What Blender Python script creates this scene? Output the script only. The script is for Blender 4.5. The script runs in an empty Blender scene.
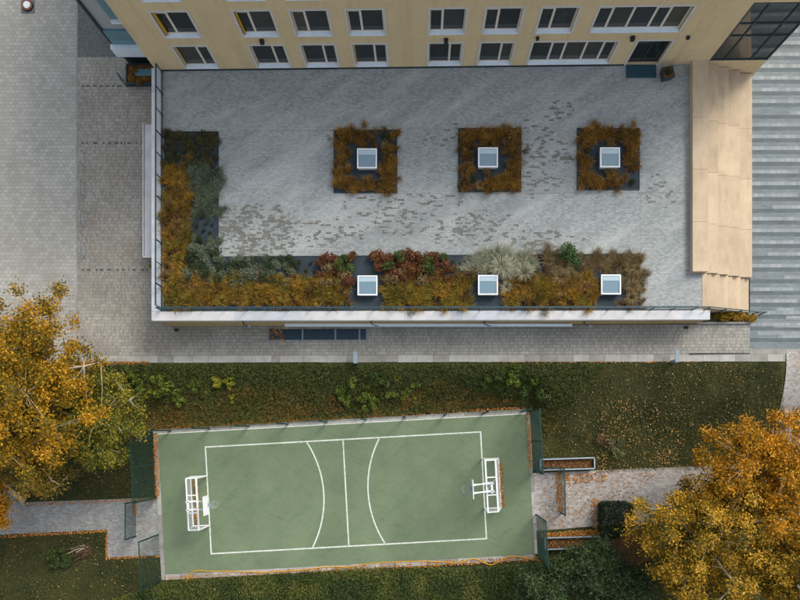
import bpy, math, random
import numpy as np
from mathutils import Vector, Matrix

R = math.radians
rng = np.random.default_rng(7)
random.seed(7)
scene = bpy.context.scene
COL = scene.collection

# ------------------------------------------------------------------ camera, sky, sun, exposure
FPX, U0, V0, H = 640.0, 421.0, 432.0, 40.0        # focal length in photo pixels, foot point of the plumb line, camera height
cam_d = bpy.data.cameras.new('camera')
cam_d.sensor_width = 36.0
cam_d.lens = FPX / 800.0 * 36.0
cam_d.shift_x = (400.0 - U0) / 800.0
cam_d.shift_y = (V0 - 300.0) / 800.0
cam_d.clip_end = 2000.0
cam = bpy.data.objects.new('camera', cam_d)
cam.location = (0, 0, H)
COL.objects.link(cam)
scene.camera = cam

SUN_EL, SUN_AZ = R(40), R(42)                      # light comes from the upper right of the picture
world = bpy.data.worlds.new('World')
scene.world = world
world.use_nodes = True
wn = world.node_tree
sky = wn.nodes.new('ShaderNodeTexSky')
sky.sky_type = 'NISHITA'
sky.sun_disc = False
sky.sun_elevation = SUN_EL
sky.sun_rotation = SUN_AZ
sky.air_density = 1.0
sky.dust_density = 3.0
sky.ozone_density = 1.0
wn.nodes['Background'].inputs['Strength'].default_value = 0.15
hs = wn.nodes.new('ShaderNodeHueSaturation')       # thin high cloud: paler than a clear blue sky, the same all round
hs.inputs['Saturation'].default_value = 0.42
wn.links.new(sky.outputs[0], hs.inputs['Color'])
wn.links.new(hs.outputs[0], wn.nodes['Background'].inputs['Color'])

sun_d = bpy.data.lights.new('sun', 'SUN')
sun_d.energy = 1.1
sun_d.angle = R(20)
sun_d.color = (1.0, 0.93, 0.82)
sun = bpy.data.objects.new('sun', sun_d)
sdir = Vector((math.sin(SUN_AZ) * math.cos(SUN_EL), math.cos(SUN_AZ) * math.cos(SUN_EL), math.sin(SUN_EL)))
sun.rotation_euler = sdir.to_track_quat('Z', 'Y').to_euler()
sun.location = (30, 30, 40)
COL.objects.link(sun)

scene.view_settings.view_transform = 'Standard'
scene.view_settings.look = 'None'
scene.view_settings.exposure = 0.9
scene.view_settings.gamma = 1.0

# ------------------------------------------------------------------ terrain height and pixel helpers
def hgt(X, Y):
    X = np.asarray(X, float); Y = np.asarray(Y, float)
    ramp = np.clip((X + 16) / 36, 0, 1) * 0.75
    yb = np.interp(X, [-20, -17.4, 6.9, 9.5], [-1.6, 0.5, 1.85, -1.8])
    t = np.clip((4.3 - Y) / (4.3 - yb), 0, 1)
    s = t * t * (3 - 2 * t)
    return ramp * (1 - s) - 1.0 * s

def h1(x, y):
    return float(hgt(x, y))

def P(u, v, z):
    k = (H - z) / FPX
    return ((u - U0) * k, (V0 - v) * k)

def G(u, v):                                        # a picture direction met with the terrain
    z = 0.0
    for _ in range(10):
        x, y = P(u, v, z)
        z = h1(x, y)
    return (x, y)

def Gn(u, v):
    z = np.zeros_like(u)
    for _ in range(10):
        k = (H - z) / FPX
        x = (u - U0) * k; y = (V0 - v) * k
        z = hgt(x, y)
    return x, y, z

# ------------------------------------------------------------------ materials
def lin(hexs, k=1.0):
    hexs = hexs.lstrip('#')
    o = []
    for i in (0, 2, 4):
        c = int(hexs[i:i + 2], 16) / 255
        c = c / 12.92 if c <= 0.04045 else ((c + 0.055) / 1.055) ** 2.4
        o.append(min(1, c * k))
    return (*o, 1.0)

class NT:
    def __init__(s, name):
        s.m = bpy.data.materials.new(name); s.m.use_nodes = True
        s.t = s.m.node_tree; s.n = s.t.nodes
        s.b = s.n['Principled BSDF']
    def node(s, typ, **kw):
        n = s.n.new(typ)
        for k, v in kw.items():
            setattr(n, k, v)
        return n
    def link(s, a, b): s.t.links.new(a, b)
    def pos(s):
        return s.node('ShaderNodeNewGeometry').outputs['Position']
    def mapping(s, vec, rot=0, scale=(1, 1, 1), loc=(0, 0, 0)):
        m = s.node('ShaderNodeMapping')
        m.inputs['Rotation'].default_value = (0, 0, rot)
        m.inputs['Scale'].default_value = scale
        m.inputs['Location'].default_value = loc
        s.link(vec, m.inputs['Vector']); return m.outputs[0]
    def noise(s, vec, scale, detail=3, rough=0.55):
        n = s.node('ShaderNodeTexNoise')
        n.inputs['Scale'].default_value = scale; n.inputs['Detail'].default_value = detail
        n.inputs['Roughness'].default_value = rough
        if vec is not None: s.link(vec, n.inputs['Vector'])
        return n.outputs['Fac']
    def ramp(s, fac, stops, interp='LINEAR'):
        r = s.node('ShaderNodeValToRGB'); e = r.color_ramp.elements
        r.color_ramp.interpolation = interp
        while len(e) < len(stops): e.new(0.5)
        for i, (p, c) in enumerate(stops):
            e[i].position = p
            e[i].color = c if not isinstance(c, (int, float)) else (c, c, c, 1)
        s.link(fac, r.inputs[0]); return r.outputs[0]
    def mix(s, fac, a, b, typ='MIX'):
        m = s.node('ShaderNodeMix', data_type='RGBA', blend_type=typ)
        for sock, val in ((m.inputs[0], fac), (m.inputs[6], a), (m.inputs[7], b)):
            if isinstance(val, (int, float)): sock.default_value = val
            elif isinstance(val, tuple): sock.default_value = val
            else: s.link(val, sock)
        return m.outputs[2]
    def math(s, op, a, b=0.0, clamp=False):
        m = s.node('ShaderNodeMath', operation=op, use_clamp=clamp)
        for sock, val in ((m.inputs[0], a), (m.inputs[1], b)):
            if isinstance(val, (int, float)): sock.default_value = val
            else: s.link(val, sock)
        return m.outputs[0]
    def bump(s, height, strength=0.4, dist=0.02):
        b = s.node('ShaderNodeBump')
        b.inputs['Strength'].default_value = strength; b.inputs['Distance'].default_value = dist
        s.link(height, b.inputs['Height']); s.link(b.outputs[0], s.b.inputs['Normal'])
    def out(s, col, rough=0.8, spec=0.3, metal=0.0):
        if isinstance(col, tuple): s.b.inputs['Base Color'].default_value = col
        else: s.link(col, s.b.inputs['Base Color'])
        s.b.inputs['Roughness'].default_value = rough
        s.b.inputs['Specular IOR Level'].default_value = spec
        s.b.inputs['Metallic'].default_value = metal
        return s.m

def plain(name, col, rough=0.7, var=0.12, nscale=3.0, spec=0.3, metal=0.0, bump=0.0, fine=0.0):
    n = NT(name); p = n.pos()
    a = n.noise(p, nscale, 4)
    f = n.ramp(a, [(0.3, 1 - var), (0.7, 1 + var * 0.6)])
    c = n.mix(1.0, col, f, 'MULTIPLY')
    if fine:
        g = n.ramp(n.noise(p, nscale * 14, 2), [(0.3, 1 - fine), (0.7, 1.0)])
        c = n.mix(1.0, c, g, 'MULTIPLY')
    if bump: n.bump(n.noise(p, nscale * 12, 2), bump, 0.01)
    return n.out(c, rough, spec, metal)

def brick(n, vec, w, h, mortar=0.006, offset=0.5):
    b = n.node('ShaderNodeTexBrick')
    b.offset = offset
    b.inputs['Color1'].default_value = (0, 0, 0, 1); b.inputs['Color2'].default_value = (1, 1, 1, 1)
    b.inputs['Mortar'].default_value = (0.5, 0.5, 0.5, 1)
    b.inputs['Scale'].default_value = 1.0; b.inputs['Mortar Size'].default_value = mortar
    b.inputs['Brick Width'].default_value = w; b.inputs['Row Height'].default_value = h
    b.inputs['Mortar Smooth'].default_value = 0.2; b.inputs['Bias'].default_value = 0.0
    n.link(vec, b.inputs['Vector'])
    return b.outputs['Color'], b.outputs['Fac']

def paver(name, w, h, dark, light, joint, rot=0.0, mortar=0.012, big=0.25, bigscale=0.22, tint=None, jfac=0.8):
    n = NT(name); p = n.pos()
    v = n.mapping(p, rot)
    t, f = brick(n, v, w, h, mortar)
    c = n.mix(t, dark, light)
    big_n = n.noise(p, bigscale, 5, 0.6)
    c = n.mix(1.0, c, n.ramp(big_n, [(0.3, 1 - big), (0.68, 1 + big * 0.4)]), 'MULTIPLY')
    if tint:
        c = n.mix(n.ramp(n.noise(n.mapping(p, 0.3, (1, 1, 1), (31, 7, 0)), bigscale * 1.8, 5, 0.65), [(0.5, 0.0), (0.72, 0.6)]), c, tint)
    fine = n.noise(p, 14, 2)
    c = n.mix(1.0, c, n.ramp(fine, [(0.25, 0.82), (0.7, 1.05)]), 'MULTIPLY')
    c = n.mix(n.math('MULTIPLY', f, jfac), c, joint)
    n.bump(n.math('SUBTRACT', 1.0, f), 0.35, 0.008)
    return n.out(c, 0.85, 0.25)

def glass(name, col, rough=0.06, ior=1.5):
    n = NT(name)
    n.b.inputs['IOR'].default_value = ior
    return n.out(col, rough, 0.5)

def leafmat(name, cols, trans=0.25, objvar=0.25, rough=0.6):
    n = NT(name)
    g = n.node('ShaderNodeNewGeometry')
    at = n.node('ShaderNodeAttribute', attribute_name='tone')
    oi = n.node('ShaderNodeObjectInfo')
    v = n.math('ADD', n.math('MULTIPLY', g.outputs['Random Per Island'], 0.55), n.math('MULTIPLY', at.outputs['Fac'], 0.45))
    v = n.math('ADD', v, n.math('MULTIPLY', n.math('SUBTRACT', oi.outputs['Random'], 0.5), objvar), True)
    k = len(cols)
    c = n.ramp(v, [((i + 0.5) / k, col) for i, col in enumerate(cols)])
    n.out(c, rough, 0.25)
    tr = n.node('ShaderNodeBsdfTranslucent'); n.link(c, tr.inputs[0])
    mx = n.node('ShaderNodeMixShader'); mx.inputs[0].default_value = trans
    n.link(n.b.outputs[0], mx.inputs[1]); n.link(tr.outputs[0], mx.inputs[2])
    n.link(mx.outputs[0], n.n['Material Output'].inputs['Surface'])
    return n.m

M = {}
def build_materials():
    # terrace paving: small blocks, pale wash marks, patches of mossy brown blocks
    n = NT('terrace_blocks'); p = n.pos()
    t, f = brick(n, p, 0.2, 0.1, 0.01)
    c = n.mix(t, lin('#868c8a'), lin('#a5aaa8'))
    wash = n.noise(n.mapping(n.mapping(p, R(-34)), 0, (0.16, 0.8, 1)), 0.9, 5, 0.6)
    c = n.mix(n.ramp(wash, [(0.44, 0.0), (0.64, 0.42)]), c, lin('#c6c7c3'))
    dirt = n.noise(n.mapping(n.mapping(p, R(-30)), 0, (0.25, 0.9, 1), (5, 3, 0)), 0.7, 5, 0.65)
    c = n.mix(n.ramp(dirt, [(0.46, 0.0), (0.7, 0.5)]), c, lin('#7b8180'))
    t2, f2 = brick(n, n.mapping(p, 0, (1, 1, 1), (0.07, 0.02, 0)), 0.3, 0.115, 0.0)
    mask = None
    spots = [(-9.6, 11.9, 2.9, 1.9, 0.72), (-5.4, 11.7, 2.4, 0.9, 0.42), (-1.8, 12.7, 3.6, 1.3, 0.3), (3.2, 12.0, 3.4, 1.2, 0.36),
             (7.4, 11.3, 2.6, 0.8, 0.36), (6.9, 16.2, 2.2, 2.5, 0.36), (8.2, 19.0, 1.3, 0.7, 0.33), (0.5, 13.7, 2.4, 0.6, 0.3), (-3.2, 13.5, 1.6, 0.6, 0.24),
             (14.2, 14.2, 1.0, 1.4, 0.2), (-4.5, 17.3, 1.5, 0.8, 0.14), (1.0, 17.5, 2.0, 1.2, 0.14)]
    sep = n.node('ShaderNodeSeparateXYZ'); n.link(p, sep.inputs[0])
    for (cx, cy, rx, ry, a) in spots:
        dx = n.math('DIVIDE', n.math('SUBTRACT', sep.outputs[0], cx), rx)
        dy = n.math('DIVIDE', n.math('SUBTRACT', sep.outputs[1], cy), ry)
        d = n.math('ADD', n.math('MULTIPLY', dx, dx), n.math('MULTIPLY', dy, dy))
        e = n.math('MULTIPLY', n.math('SUBTRACT', 1.0, n.math('MULTIPLY', d, d), True), a)
        mask = e if mask is None else n.math('MAXIMUM', mask, e)
    patch = n.noise(p, 2.6, 4, 0.65)
    mask = n.math('MULTIPLY', mask, n.ramp(patch, [(0.40, 0.12), (0.60, 1.35)]))
    st = n.math('GREATER_THAN', n.math('ADD', t2, mask), 1.0)
    st = n.math('MULTIPLY', st, n.math('GREATER_THAN', mask, 0.02))
    c = n.mix(n.math('MULTIPLY', mask, 0.28, True), c, lin('#77746a'))
    c = n.mix(n.math('MULTIPLY', st, n.ramp(n.noise(p, 4.0, 3), [(0.3, 0.6), (0.6, 0.95)])), c, lin('#67645b'))
    fine = n.noise(p, 16, 2)
    c = n.mix(1.0, c, n.ramp(fine, [(0.25, 0.84), (0.7, 1.05)]), 'MULTIPLY')
    c = n.mix(n.math('MULTIPLY', f, 0.6), c, lin('#5d6464'))
    n.bump(n.math('SUBTRACT', 1.0, f), 0.35, 0.008)
    M['terrace'] = n.out(c, 0.8, 0.3)

    M['plaza_big'] = paver('grey_row_pavers', 0.3, 0.23, lin('#98978e'), lin('#a9a79f'), lin('#76756e'), mortar=0.012, big=0.22, bigscale=0.2)
    M['plaza_fine'] = paver('fine_block_pavers', 0.1, 0.2, lin('#8b877d'), lin('#ada89d'), lin('#64625b'), mortar=0.012, big=0.3, bigscale=0.25, tint=lin('#8a7f72'))
    M['plaza_dark'] = paver('dark_block_pavers', 0.1, 0.1, lin('#5f6463'), lin('#767b79'), lin('#4a4e4c'), mortar=0.01, big=0.15)
    M['path'] = paver('path_block_pavers', 0.1, 0.2, lin('#8d8b83'), lin('#aeaba1'), lin('#605f59'), mortar=0.014, big=0.22, bigscale=0.35, tint=lin('#777268'))
    M['path_light'] = paver('pale_path_pavers', 0.2, 0.12, lin('#95908a'), lin('#b9b3ac'), lin('#74706a'), mortar=0.012, big=0.2, bigscale=0.5, tint=lin('#8a7a66'))
    M['path_left'] = paver('grey_path_pavers', 0.2, 0.1, lin('#7e807d'), lin('#a09f9a'), lin('#5d5f5d'), mortar=0.012, big=0.2, bigscale=0.5, tint=lin('#857a6a'))
    # striped plaza: rows in two greys, the pale strips are laid on as slabs of their own
    n = NT('striped_plaza_slabs'); p = n.pos()
    t, f = brick(n, p, 0.36, 0.12, 0.012)
    sep = n.node('ShaderNodeSeparateXYZ'); n.link(p, sep.inputs[0])
    row = n.math('FRACT', n.math('DIVIDE', sep.outputs[1], 0.72))
    rowm = n.math('GREATER_THAN', row, 0.6667)
    c = n.mix(rowm, lin('#727b7d'), lin('#586265'))
    c = n.mix(1.0, c, n.ramp(t, [(0.0, 0.86), (1.0, 1.1)]), 'MULTIPLY')
    c = n.mix(1.0, c, n.ramp(n.noise(p, 0.5, 4), [(0.3, 0.85), (0.7, 1.08)]), 'MULTIPLY')
    c = n.mix(n.math('MULTIPLY', f, 0.6), c, lin('#4e5554'))
    n.bump(n.math('SUBTRACT', 1.0, f), 0.3, 0.008)
    M['stripe'] = n.out(c, 0.75, 0.3)
    M['stripe_pale'] = paver('pale_strip_slab', 0.36, 0.24, lin('#838a8b'), lin('#969c9c'), lin('#6a7071'), mortar=0.012, big=0.12, bigscale=0.8)
    M['kerb'] = plain('kerb_concrete', lin('#a2a19a'), 0.9, 0.22, 1.3, bump=0.3, fine=0.15)
    M['kerb_b'] = plain('kerb_concrete_dull', lin('#8d8c84'), 0.9, 0.25, 1.6, bump=0.3, fine=0.15)
    M['white_cap'] = plain('white_coping', lin('#d3d1cf'), 0.6, 0.16, 1.2, fine=0.05)
    M['white_cap_b'] = plain('bluish_coping', lin('#c6c9cc'), 0.6, 0.16, 1.2, fine=0.05)
    n = NT('ochre_render'); p = n.pos()
    c = n.mix(1.0, lin('#cbb58d'), n.ramp(n.noise(p, 0.9, 4), [(0.3, 0.94), (0.7, 1.03)]), 'MULTIPLY')
    c = n.mix(n.ramp(n.noise(n.mapping(p, 0, (1.6, 1.6, 0.09)), 1.3, 5, 0.65), [(0.5, 0.0), (0.75, 0.3)]), c, lin('#93805f'))
    c = n.mix(1.0, c, n.ramp(n.noise(p, 13, 3), [(0.3, 0.86), (0.7, 1.02)]), 'MULTIPLY')
    n.bump(n.noise(p, 14, 2), 0.25, 0.01)
    M['ochre'] = n.out(c, 0.95, 0.2)
    M['ochre_dark'] = plain('ochre_render_low', lin('#ab9468'), 0.95, 0.16, 1.0, bump=0.4, fine=0.15)
    n = NT('sandstone'); p = n.pos()
    oi = n.node('ShaderNodeObjectInfo')
    c = n.mix(n.ramp(n.noise(p, 1.1, 5), [(0.3, 0.0), (0.7, 1.0)]), lin('#b7a489'), lin('#c6b398'))
    c = n.mix(1.0, c, n.ramp(oi.outputs['Random'], [(0.0, 0.87), (1.0, 1.04)]), 'MULTIPLY')
    c = n.mix(1.0, c, n.ramp(n.noise(p, 22, 2), [(0.25, 0.88), (0.7, 1.03)]), 'MULTIPLY')
    c = n.mix(n.ramp(n.noise(n.mapping(p, 0, (1, 0.25, 1)), 2.4, 4), [(0.5, 0.0), (0.78, 0.5)]), c, lin('#94836d'))
    c = n.mix(n.ramp(n.noise(n.mapping(p, 0, (1, 1, 1), (3, 8, 0)), 5.5, 4, 0.7), [(0.6, 0.0), (0.75, 0.35)]), c, lin('#857660'))
    M['sand'] = n.out(c, 0.85, 0.25)
    M['frame'] = plain('window_surround', lin('#bcb9b2'), 0.6, 0.06, 2)
    M['frame_b'] = plain('window_frame', lin('#c9bfb0'), 0.5, 0.06, 2)
    M['sill'] = plain('metal_sill', lin('#d3dee6'), 0.35, 0.1, 1.5, spec=0.5)
    M['yellow'] = plain('yellow_panel', lin('#b8912a'), 0.6, 0.08, 2)
    n = NT('dark_window_glass'); oi = n.node('ShaderNodeObjectInfo')
    n.b.inputs['IOR'].default_value = 1.5
    M['pane'] = n.out(n.ramp(oi.outputs['Random'], [(0.0, (0.012, 0.017, 0.018, 1)), (0.6, (0.024, 0.028, 0.027, 1)), (1.0, (0.055, 0.048, 0.036, 1))]), 0.05, 0.5)
    M['curtain'] = glass('curtain_wall_glass', (0.014, 0.024, 0.024, 1), 0.03, 1.9)
    M['blueglass'] = glass('blue_glass', lin('#5d7f8a'), 0.12, 1.5)
    M['mullion'] = plain('dark_mullion', lin('#22333a'), 0.45, 0.08, 2, spec=0.5)
    M['greyclad'] = plain('grey_cladding', lin('#9b9d9b'), 0.7, 0.08, 1)
    M['skyglass'] = glass('skylight_glass', lin('#6b8490'), 0.12, 1.5)
    M['blind'] = glass('skylight_reveal', lin('#9fb2ba'), 0.2, 1.5)
    M['white'] = plain('white_metal', lin('#dcdfe0'), 0.45, 0.05, 2, spec=0.5)
    M['rail'] = plain('teal_rail', lin('#1d3a44'), 0.45, 0.1, 3, spec=0.5)
    M['green_metal'] = plain('green_fence_paint', lin('#0c332c'), 0.5, 0.1, 3, spec=0.4)
    M['galv'] = plain('galvanised_steel', lin('#9aa5aa'), 0.4, 0.15, 4, spec=0.5, metal=0.4)
    M['bluegrey'] = plain('bluegrey_metal', lin('#76868f'), 0.4, 0.06, 3, spec=0.5)
    M['darkmetal'] = plain('dark_metal', lin('#20262a'), 0.5, 0.1, 3)
    M['drain'] = plain('drain_slot_steel', lin('#474e4c'), 0.7, 0.3, 6)
    M['grate'] = plain('grating_steel', lin('#1f4150'), 0.5, 0.2, 4, spec=0.5)
    M['gravel'] = plain('dark_gravel', lin('#3b464d'), 0.95, 0.25, 2.0, bump=0.8, fine=0.5)
    M['orange_net'] = plain('orange_leaf_litter', lin('#c77a1c'), 0.9, 0.3, 6, fine=0.3)
    M['rope'] = plain('yellow_hose', lin('#c48f22'), 0.5, 0.1, 3)
    M['wood'] = plain('pale_bench_wood', lin('#b89b72'), 0.8, 0.15, 3, fine=0.15)
    M['brown'] = plain('red_brown_trim', lin('#7a4636'), 0.7, 0.15, 3)
    M['mat'] = plain('ribbed_mat', lin('#27454f'), 0.8, 0.15, 4)
    # court
    n = NT('green_court'); p = n.pos()
    c = n.mix(n.ramp(n.noise(p, 0.35, 5, 0.6), [(0.3, 0.0), (0.7, 1.0)]), lin('#5f6d54'), lin('#6e7c60'))
    c = n.mix(n.ramp(n.noise(n.mapping(n.mapping(p, R(-45)), 0, (0.35, 1.6, 1)), 0.9, 6, 0.7), [(0.52, 0.0), (0.72, 0.45)]), c, lin('#52674f'))
    c = n.mix(n.ramp(n.noise(p, 2.2, 5, 0.7), [(0.6, 0.0), (0.76, 0.4)]), c, lin('#4c5f4a'))
    sc_ = n.noise(n.mapping(n.mapping(p, R(25)), 0, (0.5, 3.0, 1)), 1.8, 6, 0.75)
    c = n.mix(n.ramp(sc_, [(0.55, 0.0), (0.68, 0.42)]), c, lin('#46573f'))
    c = n.mix(n.ramp(n.noise(n.mapping(p, 0, (1, 1, 1), (17, 3, 0)), 0.6, 6, 0.7), [(0.55, 0.0), (0.75, 0.12)]), c, lin('#8d9a80'))
    sp_ = n.noise(p, 7.0, 3, 0.5)
    c = n.mix(n.ramp(sp_, [(0.70, 0.0), (0.76, 0.5)]), c, lin('#42503a'))
    c = n.mix(1.0, c, n.ramp(n.noise(p, 18, 2), [(0.25, 0.84), (0.7, 1.04)]), 'MULTIPLY')
    M['court'] = n.out(c, 0.85, 0.3)
    n = NT('line_paint'); p = n.pos()
    M['line'] = n.out(n.mix(n.ramp(n.noise(p, 5, 4, 0.7), [(0.46, 0.0), (0.7, 0.75)]), lin('#c9ccc2'), lin('#8f9d84')), 0.7)
    # ground
    n = NT('grass_soil'); p = n.pos()
    c = n.mix(n.ramp(n.noise(p, 0.8, 6, 0.65), [(0.35, 0.0), (0.65, 1.0)]), lin('#2a321a'), lin('#48492a'))
    c = n.mix(n.ramp(n.noise(n.mapping(p, 0, (1, 1, 1), (9, 4, 0)), 1.6, 6, 0.7), [(0.55, 0.0), (0.75, 0.7)]), c, lin('#54421f'))
    c = n.mix(1.0, c, n.ramp(n.noise(p, 25, 2), [(0.25, 0.6), (0.7, 1.15)]), 'MULTIPLY')
    n.bump(n.noise(p, 20, 3), 0.8, 0.04)
    M['soil'] = n.out(c, 0.95, 0.15)
    M['litter'] = plain('brown_leaf_litter', lin('#6b4a2e'), 0.95, 0.35, 2.5, bump=0.6, fine=0.4)
    M['bark'] = plain('tree_bark', lin('#b3a68c'), 0.95, 0.3, 5, bump=0.5, fine=0.2)
    M['bark_dark'] = plain('dark_bark', lin('#4a3b2c'), 0.95, 0.3, 5, bump=0.5)
    # foliage
    L = lambda *a: [lin(x) for x in a]
    M['f_rust'] = leafmat('rust_grass', L('#4a3a1d', '#755523', '#98702a', '#b28a44'), 0.2)
    M['f_rust2'] = leafmat('faded_rust_grass', L('#43361c', '#674e26', '#8a6730', '#a4834c'), 0.2)
    M['f_gold'] = leafmat('olive_gold_grass', L('#45421e', '#6c6224', '#947e2b', '#b28f38'), 0.2)
    M['f_orangegold'] = leafmat('orange_gold_grass', L('#4c401a', '#7a6022', '#a47d28', '#c29438'), 0.2)
    M['f_greygreen'] = leafmat('grey_green_shrub', L('#2f3a2c', '#4d5a45', '#6b7560', '#868c70'), 0.15)
    M['f_darkbrown'] = leafmat('dark_low_plants', L('#232920', '#3c3f29', '#55502d', '#6b5f35'), 0.15)
    M['f_pale'] = leafmat('pale_grass', L('#5c6253', '#838872', '#a3a488', '#b7b295'), 0.2)
    M['f_red'] = leafmat('red_shrub', L('#37281b', '#5a3623', '#7c4528', '#6b5a2c'), 0.2)
    M['f_dun'] = leafmat('dun_grass', L('#4b4128', '#6d5a38', '#8c7650', '#9a8a60'), 0.2)
    M['f_green'] = leafmat('green_shrub', L('#25391c', '#37502a', '#4a6634', '#5b7440'), 0.2)
    M['f_sprout'] = leafmat('dark_sprout', L('#1f2a1c', '#2f3d24', '#3d4a2b', '#4a4f30'), 0.2)
    M['f_hedgeyellow'] = leafmat('yellow_hedge', L('#4f4a16', '#80681c', '#a88024', '#bb9030'), 0.25)
    M['f_bush'] = leafmat('bank_bush', L('#33471a', '#4f6322', '#6c7a2b', '#878a36'), 0.25)
    M['f_bushdark'] = leafmat('bank_bush_dark', L('#27381b', '#3a4d24', '#50602c', '#666b34'), 0.25)
    M['f_bushyellow'] = leafmat('bank_bush_yellow', L('#4f5c1c', '#788023', '#a09a2c', '#b5a838'), 0.25)
    M['f_cover'] = leafmat('bank_cover', L('#2a381c', '#455426', '#67652e', '#856432'), 0.2, 0)
    M['f_coverrust'] = leafmat('rusty_cover', L('#484620', '#6a5726', '#85592a', '#8f6432'), 0.2, 0)
    M['f_covergreen'] = leafmat('green_cover', L('#243218', '#394a20', '#545e28', '#747232'), 0.2, 0)
    M['f_lawn'] = leafmat('lawn_blades', L('#2c361a', '#3d4622', '#54532a', '#6c6236'), 0.2, 0)
    M['f_fallen'] = leafmat('fallen_leaves', L('#7d5a30', '#a1753c', '#bd964e', '#d2b87e'), 0.1, 0)
    M['f_fallenorange'] = leafmat('fallen_orange_leaves', L('#6e4826', '#94602a', '#b5762e', '#c48f42'), 0.1, 0)
    M['f_treeorange'] = leafmat('orange_tree_leaves', L('#3f3c0e', '#84660f', '#c88a10', '#e8a622'), 0.3, 0)
    M['f_treegold'] = leafmat('gold_tree_leaves', L('#3a3b10', '#6c6014', '#ac8216', '#d89a22'), 0.3, 0)
    M['f_litter'] = leafmat('brown_leaf_litter_leaves', L('#44301f', '#644326', '#82582c', '#a0743a'), 0.1, 0)
    M['f_treeolive'] = leafmat('olive_tree_leaves', L('#3c401a', '#635e22', '#8f7428', '#bd9233'), 0.3, 0)
    M['f_treeyellow'] = leafmat('yellow_tree_leaves', L('#2e360f', '#655c14', '#b88a1a', '#e3b644'), 0.3, 0)
    M['f_treegreen'] = leafmat('green_gold_tree_leaves', L('#343f18', '#566022', '#807a28', '#b0962f'), 0.3, 0)
    M['f_pine'] = leafmat('pine_needles', L('#1d2a17', '#2b3c20', '#3f502c', '#586438'), 0.15, 0.1)
    M['f_hedge'] = leafmat('clipped_hedge', L('#121c10', '#1b2916', '#26371d', '#354623'), 0.15, 0.1)
    M['f_brush'] = leafmat('brown_brush', L('#3d2c1d', '#5a4028', '#7a5a3c', '#9a7e58'), 0.1, 0.1)
build_materials()

# ------------------------------------------------------------------ mesh helpers
WORLD = {}                                           # world location of each Empty or parent
class MB:
    def __init__(s): s.v = []; s.f = []
    def add(s, vs, fs):
        o = len(s.v); s.v += [tuple(v) for v in vs]; s.f += [tuple(i + o for i in f) for f in fs]; return s
    def hexa(s, b, t):
        return s.add(list(b) + list(t), [(3, 2, 1, 0), (4, 5, 6, 7), (0, 1, 5, 4), (1, 2, 6, 5), (2, 3, 7, 6), (3, 0, 4, 7)])
    def box(s, x0, x1, y0, y1, z0, z1):
        return s.hexa([(x0, y0, z0), (x1, y0, z0), (x1, y1, z0), (x0, y1, z0)], [(x0, y0, z1), (x1, y0, z1), (x1, y1, z1), (x0, y1, z1)])
    def prism(s, poly, z0, z1):
        n = len(poly)
        z0f = z0 if callable(z0) else (lambda x, y: z0); z1f = z1 if callable(z1) else (lambda x, y: z1)
        vs = [(x, y, z0f(x, y)) for x, y in poly] + [(x, y, z1f(x, y)) for x, y in poly]
        a = sum(poly[i][0] * poly[(i + 1) % n][1] - poly[(i + 1) % n][0] * poly[i][1] for i in range(n))
        top = tuple(range(n, 2 * n)); bot = tuple(reversed(range(n)))
        fs = [top, bot] + [(i, (i + 1) % n, n + (i + 1) % n, n + i) for i in range(n)]
        if a < 0: fs = [tuple(reversed(f)) for f in fs]
        return s.add(vs, fs)
    def beam(s, p0, p1, w, h=None):
        h = w if h is None else h
        p0 = Vector(p0); p1 = Vector(p1); d = (p1 - p0).normalized()
        up = Vector((0, 0, 1)) if abs(d.z) < 0.95 else Vector((0, 1, 0))
        a = d.cross(up).normalized() * (w / 2); b = a.cross(d).normalized() * (h / 2)
        q = lambda p: [p - a - b, p + a - b, p + a + b, p - a + b]
        return s.hexa(q(p0), q(p1))
    def tube(s, pts, radii, n=6):
        pts = [Vector(p) for p in pts]
        if not hasattr(radii, '__len__'): radii = [radii] * len(pts)
        vs = []; fs = []
        for i, p in enumerate(pts):
            d = (pts[min(i + 1, len(pts) - 1)] - pts[max(i - 1, 0)])
            d = d.normalized() if d.length > 1e-9 else Vector((0, 0, 1))
            up = Vector((0, 0, 1)) if abs(d.z) < 0.9 else Vector((1, 0, 0))
            a = d.cross(up).normalized(); b = a.cross(d).normalized()
            for k in range(n):
                t = 2 * math.pi * k / n
                vs.append(p + (a * math.cos(t) + b * math.sin(t)) * radii[i])
        for i in range(len(pts) - 1):
            for k in range(n):
                fs.append((i * n + k, i * n + (k + 1) % n, (i + 1) * n + (k + 1) % n, (i + 1) * n + k))
        fs.append(tuple(reversed(range(n)))); fs.append(tuple(range((len(pts) - 1) * n, len(pts) * n)))
        return s.add(vs, fs)
    def cyl(s, x, y, z0, z1, r, n=20, r1=None):
        return s.tube([(x, y, z0), (x, y, z1)], [r, r if r1 is None else r1], n)
    def ring(s, c, r, tr, n=24, ax=None):
        pts = [(c[0] + r * math.cos(2 * math.pi * k / n), c[1] + r * math.sin(2 * math.pi * k / n), c[2]) for k in range(n)]
        for k in range(n): s.tube([pts[k], pts[(k + 1) % n]], tr, 5)
        return s
    def quad(s, a, b, c, d): return s.add([a, b, c, d], [(0, 1, 2, 3)])
    def mesh(s, name, off=(0, 0, 0)):
        me = bpy.data.meshes.new(name)
        me.from_pydata([(v[0] - off[0], v[1] - off[1], v[2] - off[2]) for v in s.v], [], s.f)
        me.update(); return me
    def build(s, name, mat, parent=None, local=False):
        off = (0, 0, 0) if (parent is None or local) else WORLD[parent.name]
        me = s.mesh(name, off); me.materials.append(mat)
        o = bpy.data.objects.new(name, me); COL.objects.link(o)
        if parent is not None: o.parent = parent
        WORLD[o.name] = off if parent is not None else (0, 0, 0)
        return o

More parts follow.
